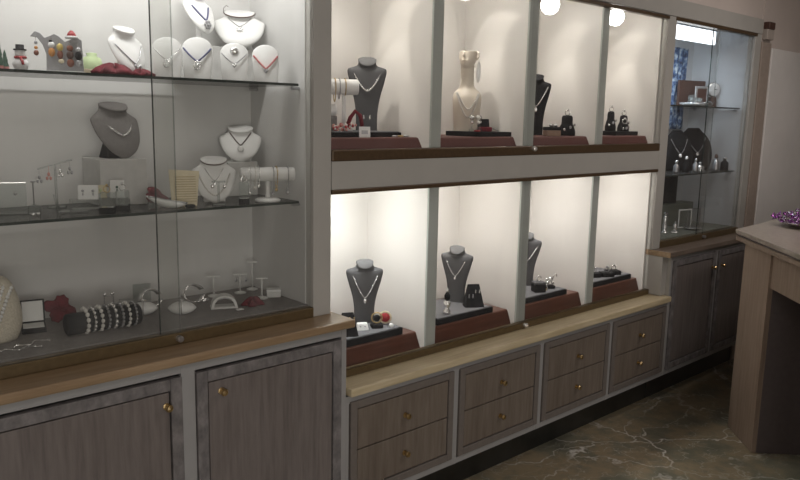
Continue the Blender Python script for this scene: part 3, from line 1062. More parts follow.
# clear stands
ce = T('earring_stand', 'small clear earring stand in front of the white bust, middle shelf', 'jewellery stand', (1.18, 2.185, Z2), CAMZ)
MB().lathe([(0, 0), (.022, 0), (.022, .004), (.004, .006), (.003, .075), (0, .075)], n=14).tube([(-.022, 0, .075), (.022, 0, .075)], .003, 6).build('frame', ACRY, ce, True)
for s_ in (-1, 1):
    m = MB().tube([(0, 0, .006), (0, -.003, .003), (0, -.004, -.004)], .0007, 5).ball((0, -.004, -.011), .0065, (.9, .5, 1))
    tag(m.build('earring', SILV, None, True, loc=Vector(ce.location) + Vector((s_ * .019 * math.cos(CAMZ), s_ * .019 * math.sin(CAMZ), .071)), rot=CAMZ),
        '%s silver earring on the small clear stand before the white bust' % ('left' if s_ < 0 else 'right'), 'earring', 'earrings on the clear stand')


def clear_block(label, short, x, y, z, w_, h_, gem):
    t_ = T('ring_block', label, 'jewellery stand', (x, y, z), CAMZ, 'clear blocks on black bases')
    MB().box(-w_ / 2, w_ / 2, -w_ / 2, w_ / 2, 0, .018, .001).build('base', BLACK, t_)
    MB().box(-w_ / 2 + .001, w_ / 2 - .001, -w_ / 2 + .001, w_ / 2 - .001, .0182, h_, .002).build('block', ACRY, t_)
    tag(MB().tube([(.009 * math.cos(a), 0, .0095 + .009 * math.sin(a)) for a in [2 * PI * k / 16 for k in range(16)]], .0013, 6, True).ball((0, 0, .021), .004, u=8, v=6)
        .build('ring', gem, None, True, loc=(x, y, z + h_ + .0005), rot=CAMZ), 'ring on top of the ' + short, 'ring', 'rings on clear blocks')


clear_block('clear block left of the pair in front of the white earring cards', 'left clear block before the earring cards', .815, 2.175, Z2, .042, .06, GOLD)
clear_block('clear block right of the pair in front of the white earring cards', 'right clear block before the earring cards', .872, 2.205, Z2, .038, .06, SILV)
clear_block('tall clear block beside the bracelet bar', 'tall clear block beside the bracelet bar', 1.262, 2.165, Z2, .034, .07, SILV)


def ear_card(label, x, y, z, w_, h_, mat, gem, rz=CAMZ, n=2, rx=-.12):
    t_ = T('earring_card', label, 'jewellery card', (x, y, z), rz, 'small earring cards on the middle shelf', rx)
    MB().box(-w_ / 2, w_ / 2, -.002, .002, 0, h_, .001).build('card', mat, t_)
    MB().box(-w_ / 2, w_ / 2, .002, .018, 0, .003).build('foot', mat, t_)
    for k in range(n):
        xx = (k - (n - 1) / 2) * w_ * .5
        q = T('earring', '%s earring on the %s' % (['left', 'right'][k] if n == 2 else 'only', label), 'earring', Matrix.Translation((x, y, z)) @ Euler((rx, 0, rz)).to_matrix().to_4x4() @ Vector((xx, -.0055, h_ * .6)), rz, 'earrings on small cards')
        MB().ball((0, 0, 0), .0042, (1, .7, 1), 8, 6).build('stud', gem, q, True)
        MB().ball((0, 0, -.010), .003, (.8, .6, 1.6), 8, 6).build('drop', gem, q, True)


ear_card('white card left of the earring cards in front of the riser', .805, 2.30, Z2 + .028, .058, .044, WHITE, SILVD)
ear_card('cream card between the two white earring cards', .852, 2.325, Z2 + .028, .036, .04, CREAM, GREEN, n=1)
ear_card('white card right of the earring cards, tallest', .894, 2.30, Z2 + .028, .042, .056, WHITE, DGREEN, n=1)
tag(MB().box(-.085, .08, -.03, .035, 0, .0275, .002).build('riser', ACRY, None, loc=(.845, 2.305, Z2), rot=-.1), 'low clear riser under the three small earring cards', 'riser')
tag(MB().prism([(-.04, 0), (.04, 0), (.04, .003), (-.034, .003), (-.045, .05), (-.049, .05)], (-.03, .03), 'y').build('display_ramp', ACRY, None, loc=(.745, 2.26, Z2), rot=-.2), 'clear sloping tray left of the earring cards, middle shelf', 'jewellery stand')
cl = T('clear_display', 'square clear earring frame at the far left of the middle shelf', 'jewellery stand', (.585, 2.30, Z2), -.35)
MB().box(-.05, .045, -.002, .002, 0, .088, .001).build('panel', ACRY, cl)
MB().box(-.05, .045, .002, .03, 0, .004).build('foot', ACRY, cl)
MB().box(-.05, .045, -.0025, .0025, .0882, .0905).build('top_edge', SILV, cl)
tag(MB().ball((0, 0, 0), .005, (1, .6, 1)).build('earring', SILVD, None, True, loc=(.60, 2.29, Z2 + .058)), 'dark round stud on the square clear frame, far left', 'earring')
er = T('earring_stand', 'clear T stand hung with pink and silver earrings, middle shelf', 'jewellery stand', (.745, 2.40, Z2), CAMZ)
MB().lathe([(0, 0), (.028, 0), (.028, .004), (.004, .006), (.003, .13), (0, .13)], n=14).tube([(-.05, 0, .115), (0, 0, .13), (.05, 0, .145)], .0025, 6).build('frame', ACRY, er, True)
for k, (dx, dz, mt, lab) in enumerate(((-.045, .113, SILVD, 'dark'), (-.018, .122, plain('rose_bead', (.6, .28, .24), .35), 'rose'), (.015, .131, SILV, 'silver'), (.043, .140, SILVD, 'grey'))):
    m = MB().tube([(0, 0, .003), (0, -.003, .0), (0, -.003, -.018)], .0007, 5).ball((0, -.003, -.022), .0055, (.8, .5, 1.2)).ball((-.005, -.003, -.034), .005, (.8, .5, 1.2)).ball((.005, -.003, -.034), .005, (.8, .5, 1.2))
    tag(m.build('earring', mt, None, True, loc=Vector(er.location) + Vector((dx * math.cos(CAMZ), dx * math.sin(CAMZ), dz)), rot=CAMZ), '%s dangling earring on the clear T stand, middle shelf' % lab, 'earring', 'earrings on the clear T stand')
sk = T('earring_stand', 'thin dark earring post with crystal foot at the left of the middle shelf', 'jewellery stand', (.648, 2.29, Z2), CAMZ)
MB().lathe([(0, 0), (.018, 0), (.016, .02), (.004, .024), (0, .024)], n=12).build('foot', ACRY, sk, True)
MB().tube([(0, 0, .02), (0, 0, .09)], .0018, 6).tube([(-.006, 0, .09), (.006, 0, .09)], .0025, 6).build('post', SILVD, sk)
for s_ in (-1, 1):
    tag(MB().ball((0, 0, .005), .0055, (1, 1, .9)).build('crystal', SILV, None, True, loc=(.632 + s_ * .008, 2.222 + s_ * .004, Z2)), '%s bright crystal stud before the dark earring post' % ('left' if s_ < 0 else 'right'), 'earring', 'crystal studs on the middle shelf')
# burgundy leaf and white bracelet ramp near the seam
leaf('burgundy cloth leaf standing by the door seam on the middle shelf', (1.015, 2.29, Z2 + .024), -.3, .045, rx=.7, ry=.45, lobes=3)
rp = T('bracelet_ramp', 'white curved ramp with a dark strap near the door seam, middle shelf', 'jewellery stand', (.995, 2.185, Z2), -.25)
m = MB()
rs = []
for k in range(13):
    v = k / 12
    w_ = .003 + .016 * math.sin(PI * v) ** .8
    h_ = .002 + .011 * math.sin(PI * v) ** .8
    x, z = -.055 + .125 * v, .040 - .026 * v - .012 * math.sin(PI * v)
    rs.append([(x, w_ * math.cos(2 * PI * q / 12), max(.001, z + h_ * math.sin(2 * PI * q / 12))) for q in range(12)])
m.rings(rs).build('ramp', WHITE, rp, True)
MB().hexa([(-.05, -.012, 0), (-.02, -.012, 0), (-.02, .012, 0), (-.05, .012, 0), (-.05, -.006, .036), (-.03, -.006, .024), (-.03, .006, .024), (-.05, .006, .036)], .002).build('foot', ACRY, rp)
m = MB()
m.tube([(-.05 + .125 * v, -.008, .040 - .026 * v - .012 * math.sin(PI * v) + .010 * math.sin(PI * v)) for v in [k / 14 for k in range(14)]], .0028, 6)
tag(m.build('bracelet', SILVD, None, True, loc=rp.location, rot=-.25), 'dark strap lying along the white curved ramp', 'bracelet')
tag(MB().tube([(.012 * math.cos(a), .009 * math.sin(a), .005) for a in [2 * PI * k / 14 for k in range(14)]], .005, 6, True).build('bracelet', BLACK, None, True, loc=(1.07, 2.165, Z2)), 'small coiled black bracelet before the cream studded card', 'bracelet')

# ======== tall left case, floor
cb = T('pearl_bust', 'cream knitted bust draped with pearl strands at the left edge of the case floor', 'jewellery bust', (.535, 2.345, LZ), -.5)
loft(MB(), smooth_secs([(0, .060, .055, 0), (.04, .074, .06, 0), (.09, .074, .058, 0), (.14, .062, .05, 0), (.175, .045, .04, 0), (.19, .02, .02, 0)]), back=1).build('body', CREAMB, cb, True)
sfc = Surf([(0, .060, .055, 0), (.04, .074, .06, 0), (.09, .074, .058, 0), (.14, .062, .05, 0), (.175, .045, .04, 0), (.19, .02, .02, 0)])
for k, (zt, zb, nx) in enumerate(((.168, .05, .040), (.16, .02, .056), (.165, .09, .026))):
    p = neck_path(sfc, nx, zt, zb, 1.8, 21, .003)
    chain('%s pearl strand on the cream bust at the left edge' % ['middle', 'longest', 'shortest'][k], cb, p, .001, WHITE, (0, 1, .0055), None, 'pearl strands on the cream bust')
for k, (x, y, rz) in enumerate(((.60, 2.235, .3), (.565, 2.20, -.1))):
    m = MB()
    p = [(-.05 + .1 * q / 14, .012 * math.sin(q * .8), .0025) for q in range(15)]
    m.tube(p, .0015, 5)
    for q in p[::2]:
        m.ball(q, .0028, u=7, v=5)
    tag(m.build('chain', SILV, None, True, loc=(x, y, LZ), rot=rz), 'fine silver chain lying on the case floor, %s the glass' % ('farther from' if k == 0 else 'closest to'), 'chain', 'chains on the case floor')
bx = T('jewellery_box', 'open black jewellery box with white lining at the left of the case floor', 'jewellery box', (.648, 2.37, LZ), -.25)
MB().box(-.034, .034, -.035, .03, 0, .016, .002).build('base', BLACK, bx)
MB().box(-.029, .029, -.030, .024, .0162, .018).build('cushion', WHITED, bx)
ld = MB()
ld.box(-.034, .034, 0, .010, 0, .072, .002)
ld = ld.build('lid', BLACK, bx)
ld.location = (0, .028, .0165)
ld.rotation_euler = (-.25, 0, 0)
MB().box(-.029, .029, -.0015, .001, .006, .067).build('lid_lining', WHITED, ld)
leaf('burgundy cloth leaf standing upright beside the open jewellery box', (.738, 2.41, LZ + .046), -.5, .052, rx=1.3, ry=.3, flat=.16, lobes=4)
leaf('burgundy cloth leaf lying among the white stands at the right of the case floor', (1.335, 2.24, LZ), .4, .048, flat=.5)
# black bracelet roll
P0, P1 = Vector((.705, 2.255, LZ + .033)), Vector((.928, 2.25, LZ + .033))
rl = T('bracelet_roll', 'black velvet roll wrapped with eight silver bracelets on the case floor', 'jewellery stand', (P0.x, P0.y, LZ), math.atan2(P1.y - P0.y, P1.x - P0.x))
LN = (P1 - P0).length
MB().lathe([(0, 0), (.028, 0), (.032, .004), (.032, LN - .004), (.028, LN), (0, LN)], (0, 0, .033), 24, 'x').build('roll', BLACK, rl, True)
for k in range(8):
    m = MB()
    x = .056 + k * .021
    nb = [13, 16, 14, 18, 13, 18, 15, 20][k]
    for j in range(nb):
        a = 2 * PI * j / nb
        m.ball((0, .036 * math.cos(a), .036 * math.sin(a)), [.0075, .006, .007, .0055, .0072, .0055, .006, .0045][k], (.85, 1, 1), 8, 6)
    m.tube([(0, .0335 * math.cos(a), .0335 * math.sin(a)) for a in [2 * PI * j / 20 for j in range(20)]], .001, 4, True)
    M_ = Matrix.Translation(rl.location) @ Matrix.Rotation(rl.rotation_euler.z, 4, 'Z')
    tag(m.build('bracelet', [BEADS, SILV, BEADS, SILVD, SILV, SILVD, BEADS, SILVD][k], None, True, loc=M_ @ Vector((x, 0, .0375)), rot=rl.rotation_euler.z),
        'bead bracelet, %s from the left end of the black roll' % ['first', 'second', 'third', 'fourth', 'fifth', 'sixth', 'seventh', 'eighth'][k], 'bracelet', 'bracelets on the black roll')


def pillow(label, x, y, w_, mat=WHITE, rz=CAMZ):
    m = MB().ball((0, 0, .021), 1, (w_ / 2, .032, .022), 16, 10)
    for v in m.bm.verts:
        q = (v.co.z - .021)
        v.co.x *= 1 + .25 * (1 - abs(q) / .022)
    t_ = T('watch_pillow', label, 'cushion', (x, y, LZ), rz, 'white cushions on the case floor')
    m.build('cushion', mat, t_, True)
    tag(MB().tube([(0, .035 * math.cos(a), .0215 + .0245 * math.sin(a)) for a in [2 * PI * j / 20 for j in range(20)]], .002, 6, True)
        .ball((0, -.012, .047), .008, (1.1, 1.1, .5))
        .build('bracelet', SILV, None, True, loc=(x, y, LZ + .003), rot=rz), 'thin silver bracelet round the ' + label, 'bracelet', 'bracelets round the white cushions')


pillow('white cushion behind the right end of the black roll', .985, 2.345, .07)
pillow('white cushion right of the door seam on the case floor', 1.085, 2.275, .075)


def cuff(label, x, y, r, h_, mat, rz=0, a0=.3):
    m = MB()
    pts = [(r * math.cos(a), r * .75 * math.sin(a), h_ / 2) for a in [a0 + (2 * PI - 2 * a0) * k / 22 for k in range(23)]]
    rs = []
    for p in pts:
        k = Vector((p[0], p[1], 0)).normalized()
        rs.append([(p[0] - k.x * .001, p[1] - k.y * .001, 0), (p[0] + k.x * .002, p[1] + k.y * .002, h_ * .2), (p[0] + k.x * .002, p[1] + k.y * .002, h_ * .8), (p[0] - k.x * .001, p[1] - k.y * .001, h_)])
    m.rings(rs)
    return tag(m.build('bangle', mat, None, True, loc=(x, y, LZ + (r * .75 + .004 if r > .03 else .0005)), rot=(1.25 if r > .03 else 0, 0, rz)), label, 'bracelet', 'bangles on the case floor')


cuff('wide silver bangle behind the white cushion right of the seam', 1.165, 2.375, .042, .030, SILV, .15)
cuff('silver bangle behind the first white cushion near the seam', 1.025, 2.405, .040, .028, SILV, .2)
cuff('small silver bangle lying between the cushion and the white stands', 1.215, 2.37, .014, .012, MIRR, 0)
wc = T('bracelet_stand', 'white C shaped bracelet stand beside the burgundy leaf on the case floor', 'jewellery stand', (1.235, 2.265, LZ), CAMZ + .1)
m = MB()
rs = []
for k in range(17):
    a = -.15 + (PI + .3) * k / 16
    rs.append([(.043 * math.cos(a), -.022, .010 + .040 * math.sin(a) * .9), (.043 * math.cos(a), .022, .010 + .040 * math.sin(a) * .9), (.035 * math.cos(a), .022, .008 + .032 * math.sin(a) * .9), (.035 * math.cos(a), -.022, .008 + .032 * math.sin(a) * .9)])
m.rings(rs)
m.box(-.046, .046, -.024, .024, 0, .007, .002)
m.build('arch', WHITED, wc, True)
tag(MB().tube([(-.0375 + .0, 0, 0), (-.02, -.026, .014), (0, -.028, .02), (.02, -.026, .014), (.0375, 0, 0)], .0018, 6).build('bracelet', SILVD, None, True, loc=(1.235, 2.265, LZ + .02), rot=CAMZ + .1), 'grey bracelet slung across the white C shaped stand', 'bracelet')


def tstand(label, x, y, h_, w_=.05):
    t_ = T('earring_stand', label, 'jewellery stand', (x, y, LZ), CAMZ, 'white T earring stands')
    MB().lathe([(0, 0), (.022, 0), (.022, .003), (.006, .008), (0, .008)], n=16).build('base', WHITED, t_, True)
    MB().tube([(0, 0, .006), (0, 0, h_)], .0035, 8).build('post', WHITED, t_, True)
    MB().box(-w_ / 2, w_ / 2, -.005, .005, h_, h_ + .005, .001).build('crossbar', WHITED, t_)


tstand('white T earring stand behind the C shaped stand', 1.285, 2.43, .072)
tstand('white T earring stand in the middle, behind the burgundy leaf', 1.385, 2.415, .070)
tstand('white T earring stand at the right, beside the white box', 1.408, 2.30, .072, .042)
tstand('tallest white T earring stand by the back of the case floor', 1.452, 2.44, .105, .04)
for k, (x, y, h_) in enumerate(((1.385, 2.415, .070),)):
    for s_ in (-1, 1):
        m = MB().tube([(0, 0, 0), (0, -.002, -.012)], .0007, 5).ball((0, -.002, -.018), .005, (1, .5, 1.3))
        tag(m.build('earring', SILVD, None, True, loc=(x + s_ * .018 * math.cos(CAMZ), y + s_ * .018 * math.sin(CAMZ) - .006, LZ + h_)), '%s dark earring on the middle white T stand' % ('left' if s_ < 0 else 'right'), 'earring', 'earrings on the middle T stand')
wbx = T('gift_box', 'small white box at the right end of the case floor', 'box', (1.455, 2.295, LZ), CAMZ)
MB().box(-.025, .025, -.018, .018, 0, .020, .002).build('box', WHITED, wbx)
MB().box(-.026, .026, -.019, .019, .0202, .030, .002).build('lid', WHITE, wbx)
tg = MB().box(-.012, .012, -.008, .008, 0, .003, .001)
tag(tg.build('tag', WHITE, None, loc=(1.262, 2.205, LZ)), 'small white tag lying in front of the burgundy leaf on the case floor', 'tag')
rs_ = T('ring_stand', 'clear ring stand with two rings behind the black roll', 'jewellery stand', (.89, 2.40, LZ), CAMZ)
MB().tube([(-.014, 0, 0), (-.014, 0, .065), (.014, 0, .065), (.014, 0, 0)], .002, 6).build('frame', SILVD, rs_)
MB().box(-.02, .02, -.012, .012, 0, .004).build('foot', ACRY, rs_)
for s_ in (-1, 1):
    tag(MB().ball((0, 0, 0), .006, (1, .7, 1)).build('ring', SILV, None, True, loc=(.89 + s_ * .012, 2.40, LZ + .0725)), '%s silver ring on the clear stand behind the roll' % ('left' if s_ < 0 else 'right'), 'ring', 'rings on the clear ring stand')
fr_ = T('wire_stand', 'small dark wire frame behind the black roll, beside the cushion', 'jewellery stand', (.95, 2.405, LZ), CAMZ)
MB().tube([(-.022, 0, 0), (-.022, 0, .045), (.022, 0, .045), (.022, 0, 0)], .0018, 6).build('wire', SILVD, fr_)
MB().box(-.026, .026, -.01, .01, 0, .003).build('foot', BLACK, fr_)
ct = T('clear_display', 'clear upright card with a dark teardrop behind the bangle at the seam', 'jewellery stand', (1.03, 2.468, LZ), -.2)
MB().box(-.03, .03, -.002, .002, 0, .075, .001).build('panel', ACRY, ct)
MB().ball((.012, -.004, .05), .006, (1, .5, 1.5)).build('teardrop', SILVD, ct, True)

# ======== lower niches
TZ = LWZ


def tray(label, x0, x1, y0, y1, z, h_, pad, group):
    t_ = T('display_tray', label, 'tray', ((x0 + x1) / 2, (y0 + y1) / 2, z), 0, group)
    w_, d_ = (x1 - x0) / 2, (y1 - y0) / 2
    MB().box(-w_, w_, -d_, d_, 0, h_, .002).build('rim', BLACK, t_)
    if pad:
        MB().box(-w_ + .006, w_ - .006, -d_ + .006, d_ - .006, h_ - .002, h_ + .003, .001).build('pad', pad, t_)
    return t_


GT = 'trays in the lower niches'
tray('black tray with grey pad in the first lower niche', 1.595, 1.975, 2.152, 2.40, TZ, .028, GREYT, GT)
tray('black tray with grey pad in the second lower niche', 2.175, 2.53, 2.152, 2.40, TZ, .026, GREYT, GT)
tray('black tray with grey pad in the third lower niche', 2.75, 3.10, 2.155, 2.40, TZ, .026, GREYT, GT)
tray('black tray with grey pad in the fourth lower niche', 3.30, 3.705, 2.155, 2.40, TZ, .026, GREYT, GT)
TT = TZ + .0315
T2 = TZ + .0295
t, f = bust('dark grey bust with long silver chain in the first lower niche', (1.893, 2.30, TT), -.55, .076, .252, GREYV, TALL, 0, None)
chain('long silver chain with a drop pendant on the bust in the first lower niche', t, neck_path(f, .050, .200, .108, 1.35), .002, SILV, (.02, .98, .0023), ('drop', .011))


def wedge_card(label, short, x, y, z, w_, h_, rz, pairs, group='black earring wedges'):
    t_ = T('earring_wedge', label, 'jewellery stand', (x, y, z), rz, group)
    m = MB().hexa([(-w_ / 2, -.024, 0), (w_ / 2, -.024, 0), (w_ / 2, .026, 0), (-w_ / 2, .026, 0), (-w_ * .3, .008, h_), (w_ * .3, .008, h_), (w_ * .3, .014, h_), (-w_ * .3, .014, h_)], .0015)
    m.build('wedge', BLACK, t_)
    M_ = Matrix.Translation((x, y, z)) @ Matrix.Rotation(rz, 4, 'Z')
    for k, (lx, lz, mt) in enumerate(pairs):
        for s_ in (-1, 1):
            m = MB().ball((0, 0, 0), .0035, u=8, v=5).ball((0, 0, -.009), .0055, (.8, .5, 1.1), 8, 6)
            yy = -.024 + .032 * lz / h_ - .006
            tag(m.build('earring', mt, None, True, loc=M_ @ Vector((lx + s_ * .009, yy, lz))),
                '%s earring of the %s pair on the %s' % ('left' if s_ < 0 else 'right', ['lower left', 'upper right', 'third'][k] if len(pairs) > 1 else 'silver', short), 'earring', 'earrings on black wedges')


wedge_card('black wedge at the front left of the first lower niche', 'wedge in the first lower niche', 1.727, 2.195, TT, .075, .088, -.45, [(-.012, .045, SILVD), (.014, .07, GOLD)])
wc_ = T('price_card', 'small white earring cushion on the tray in the first lower niche', 'card', (1.82, 2.222, TT), -.5)
MB().hexa([(-.024, -.016, 0), (.024, -.016, 0), (.024, .016, 0), (-.024, .016, 0), (-.02, -.006, .024), (.02, -.006, .024), (.02, .012, .028), (-.02, .012, .028)], .002).build('cushion', WHITE, wc_)
MB().ball((-.009, -.013, .016), .003).ball((.009, -.013, .016), .003).build('studs', SILVD, wc_, True)


def ringpad(label, x, y, z, mt, gem, s=1.0):
    t_ = T('ring_cushion', label, 'jewellery stand', (x, y, z), -.5, 'black ring cushions')
    MB().box(-.024 * s, .024 * s, -.018 * s, .018 * s, 0, .016 * s, .004).build('cushion', BLACK, t_)
    return t_


ringpad('black ring cushion left, under the round dial watch in the first lower niche', 1.885, 2.21, TT, None, None)
wt = T('bangle_watch', 'round bangle with a dark dial on the tray in the first lower niche', 'watch', (1.885, 2.21, TT + .0165), -.6)
MB().tube([(.021 * math.cos(a), 0, .024 + .021 * math.sin(a)) for a in [2 * PI * k / 24 for k in range(24)]], .003, 6, True).build('band', GOLD, wt, True)
MB().lathe([(0, 0), (.014, 0), (.013, .005), (0, .006)], (0, -.004, .024), 16, 'y').build('dial', BLACK, wt, True)
rd = T('red_bracelet', 'domed red bangle with pale rim at the right of the first lower niche tray', 'bracelet', (1.943, 2.225, TT), -.75)
MB().lathe([(0, -.004), (.019, -.004), (.021, .004), (.016, .014), (.008, .018), (0, .019)], (0, 0, .030), 20, 'y').build('dome', RED, rd, True)
MB().tube([(.023 * math.cos(a), -.004, .030 + .023 * math.sin(a)) for a in [2 * PI * k / 24 for k in range(24)]], .0045, 6, True).build('rim', CREAM, rd, True)
tag(MB().lathe([(0, 0), (.011, 0), (.008, .012), (0, .014)], n=12).build('pearl_stud', WHITE, None, True, loc=(1.938, 2.182, TT)), 'small white stud in front of the red bangle', 'earring')
pw = T('earring_stand', 'slim pale earring post behind the black wedge in the first lower niche', 'jewellery stand', (1.70, 2.345, TT), -.4)
MB().lathe([(0, 0), (.02, 0), (.018, .006), (.006, .02), (.004, .05), (.003, .10), (0, .10)], n=12).build('stand', BLACK, pw, True)
MB().box(-.008, .008, -.003, .003, .10, .178, .002).build('pale_strip', WHITE, pw)

t, f = bust('dark grey bust facing left in the second lower niche', (2.455, 2.315, T2), -1.15, .078, .25, GREYV, TALL, 0, None)
chain('fine silver chain with small drop on the bust in the second lower niche', t, neck_path(f, .045, .195, .125, 1.4), .0016, SILV, None, ('drop', .009))
wedge_card('tall black wedge beside the bust in the second lower niche', 'wedge in the second lower niche', 2.455, 2.205, T2, .09, .10, -.55, [(-.016, .055, SILVD), (.016, .075, SILV)])
sv = T('jewelled_stand', 'silver and black jewelled figurine at the left of the second lower niche', 'figurine', (2.268, 2.19, T2), 0)
MB().lathe([(0, 0), (.018, 0), (.016, .015), (.008, .022), (.014, .036), (.016, .05), (.006, .062), (0, .062)], n=14).build('body', SILV, sv, True)
MB().lathe([(0, .062), (.012, .064), (.014, .08), (.006, .094), (0, .096)], n=12).build('head', BLACK, sv, True)
MB().lathe([(0, .0955), (.007, .097), (.006, .108), (0, .116)], n=10).build('crown', SILV, sv, True)

t, f = bust('dark grey bust with silver necklace in the third lower niche', (2.985, 2.335, T2), -.9, .076, .262, GREYV, TALL, 0, None)
chain('silver necklace with a white drop on the bust in the third lower niche', t, neck_path(f, .055, .205, .128, 1.4), .0024, SILV, (.05, .95, .003), ('drop', .012))
gb = T('ring_box', 'small black ring box beside the bust in the third lower niche', 'jewellery box', (2.93, 2.205, T2), -.5)
MB().box(-.03, .03, -.026, .026, 0, .038, .004).build('box', BLACK, gb)
MB().box(-.031, .031, -.027, .027, .0382, .05, .004).build('lid', GREYV, gb)
tag(MB().tube([(.012 * math.cos(a), 0, .012 + .012 * math.sin(a)) for a in [2 * PI * k / 16 for k in range(16)]], .003, 6, True).build('ring', SILV, None, True, loc=(2.93, 2.205, T2 + .0535), rot=-.5), 'silver ring on the small black box in the third lower niche', 'ring')
ringpad('black cushion with silver flower in the third lower niche', 3.035, 2.215, T2, None, None)
sf_ = MB()
for k in range(7):
    a = k * 2 * PI / 7
    sf_.ball((.016 * math.cos(a), .016 * math.sin(a), .012 + .014 * (k % 2)), .009, (1, 1, .8), 8, 6)
sf_.ball((0, 0, .03), .01)
sf_.tube([(.01, 0, .02), (.022, 0, .05), (.034, 0, .058), (.036, 0, .04)], .003, 6)
tag(sf_.build('flower_brooch', MIRR, None, True, loc=(3.035, 2.215, T2 + .0185), rot=-.5), 'bright silver flower brooch at the right of the third lower niche tray', 'brooch')
for k, (x, y, lab) in enumerate(((2.955, 2.185, 'left'), (2.985, 2.2, 'right'))):
    tag(MB().tube([(.009 * math.cos(a), 0, .010 + .009 * math.sin(a)) for a in [2 * PI * q / 14 for q in range(14)]], .0022, 6, True).ball((0, 0, .024), .006).build('ring', [GOLD, SILV][k], None, True, loc=(x, y, T2), rot=-.5),
        '%s of two small rings between box and brooch, third lower niche' % lab, 'ring', 'rings in the third lower niche')

t, f = bust('dark grey bust half hidden by the divider in the fourth lower niche', (3.385, 2.345, T2), -.85, .078, .26, GREYV, TALL, 0, None)
for k, (x, y, mt, lab) in enumerate(((3.45, 2.235, SILV, 'left'), (3.525, 2.20, SILVD, 'middle'), (3.60, 2.205, MIRR, 'right'))):
    ringpad('%s black ring cushion on the tray of the fourth lower niche' % lab, x, y, T2, None, None, 1.5)
    tag(MB().tube([(.013 * math.cos(a), 0, .012 + .012 * math.sin(a)) for a in [2 * PI * q / 16 for q in range(16)]], .003, 6, True).ball((0, -.004, .028), .008).ball((.01, 0, .024), .006)
        .build('ring', mt, None, True, loc=(x, y, T2 + .0245), rot=-.6), '%s silver ring on the tray of the fourth lower niche' % lab, 'ring', 'rings in the fourth lower niche')
# ======== upper niches
GU = 'trays in the upper niches'
tray('grey tray with red beads in the first upper niche', 1.66, 1.99, 2.20, 2.42, UZ, .018, GREYT, GU)
tray('flat black tray in the second upper niche', 2.40, 2.628, 2.17, 2.36, UZ, .020, None, GU)
tray('flat black tray in the fourth upper niche', 3.525, 3.745, 2.20, 2.38, UZ, .022, None, GU)
UT = UZ + .0215
t, f = bust('dark grey bust with pearl and silver necklace in the first upper niche', (1.93, 2.345, UT), -.62, .078, .275, GREYV, TALL, 0, None)
chain('silver and gold bead necklace on the bust in the first upper niche', t, neck_path(f, .052, .222, .155, 1.6), .0015, SILV, (.1, .9, .0042))
M_ = Matrix.Translation(t.location) @ Matrix.Rotation(t.rotation_euler.z, 4, 'Z')
for s_ in (-1, 1):
    m = MB().ball((0, 0, .008), .003, u=8, v=5).ball((0, 0, 0), .0045, (.9, .5, 1.6), 8, 6)
    tag(m.build('earring', SILV, None, True, loc=M_ @ Vector((s_ * .012, f.y(s_ * .012, .05) - .005, .05))), '%s silver earring low on the bust in the first upper niche' % ('left' if s_ < 0 else 'right'), 'earring', 'earrings on the upper bust')
bc = T('bracelet_bar', 'short white bracelet cylinder at the left of the first upper niche', 'jewellery stand', (1.775, 2.295, UT), -.5)
MB().lathe([(0, -.055), (.026, -.055), (.029, -.05), (.029, .05), (.026, .055), (0, .055)], (0, 0, .165), 20, 'x').build('bar', WHITE, bc, True)
MB().lathe([(0, .006), (.008, .006), (.007, .137), (0, .137)], n=10).build('stem', WHITE, bc, True)
MB().lathe([(0, 0), (.036, 0), (.034, .007), (0, .008)], n=18).build('base', WHITE, bc, True)
M_ = Matrix.Translation(bc.location) @ Matrix.Rotation(-.5, 4, 'Z')
for k, (dx, mt) in enumerate(((-.035, GOLD), (-.018, SILVD), (.004, GOLD))):
    q = [(0, .032 * math.cos(a), (.032 if math.sin(a) > 0 else .032 + .012 * (2 - k)) * math.sin(a)) for a in [2 * PI * j / 24 for j in range(24)]]
    tag(MB().tube(q, .002, 6, True).build('bracelet', mt, None, True, loc=M_ @ Vector((dx, 0, .165)), rot=-.5), '%s bracelet on the short white cylinder, first upper niche' % ['left', 'middle', 'right'][k], 'bracelet', 'bracelets on the white cylinder')
wr = T('watch_roll', 'white watch roll with a red strap below the white cylinder, first upper niche', 'jewellery stand', (1.722, 2.352, UT), -.5)
MB().lathe([(0, -.05), (.018, -.05), (.022, -.044), (.022, .044), (.018, .05), (0, .05)], (0, 0, .0785), 16, 'x').build('roll', WHITE, wr, True)
MB().box(-.05, .05, -.02, .02, 0, .056, .003).build('block', GREYB, wr)
m = MB()
for k in range(46):
    m.mi = k % 3
    m.ball((random.uniform(-.042, .042), random.uniform(-.022, .022), random.uniform(.004, .026)), random.uniform(.004, .0065), u=7, v=5)
bd = m.build('bead_heap', [RED, BEADS, MATS['rose_bead']], None, True, loc=(1.742, 2.248, UT), rot=-.5)
tag(bd, 'heap of red and pink beads on the tray of the first upper niche', 'beads', None, 'stuff')
tag(MB().tube([(.0, 0, .012), (.012, -.01, .05), (.03, -.012, .075), (.05, -.006, .06), (.058, 0, .03), (.06, .002, .009)], .008, 8).build('bracelet', BURG, None, True, loc=(1.775, 2.275, UT), rot=-.5), 'dark red curled bracelet between white roll and bust, first upper niche', 'bracelet')
pc = T('price_card', 'small white price card at the front of the first upper niche', 'card', (1.785, 2.178, UZ), -.5, None, -.15)
MB().box(-.021, .021, -.0015, .0015, 0, .04).build('card', WHITE, pc)
MB().box(-.012, .012, -.0025, -.0015, .012, .026).build('print', SILVD, pc)
for k, (x, lab) in enumerate(((1.935, 'left'), (1.965, 'middle'), (1.995, 'right'))):
    tag(MB().tube([(.010 * math.cos(a), .010 * math.sin(a), .004) for a in [2 * PI * q / 14 for q in range(14)]], .0035, 6, True).build('ring', [SILV, GOLD, SILVD][k], None, True, loc=(x, 2.178, UZ)), '%s of three small rings at the front right of the first upper niche' % lab, 'ring', 'rings in the first upper niche')

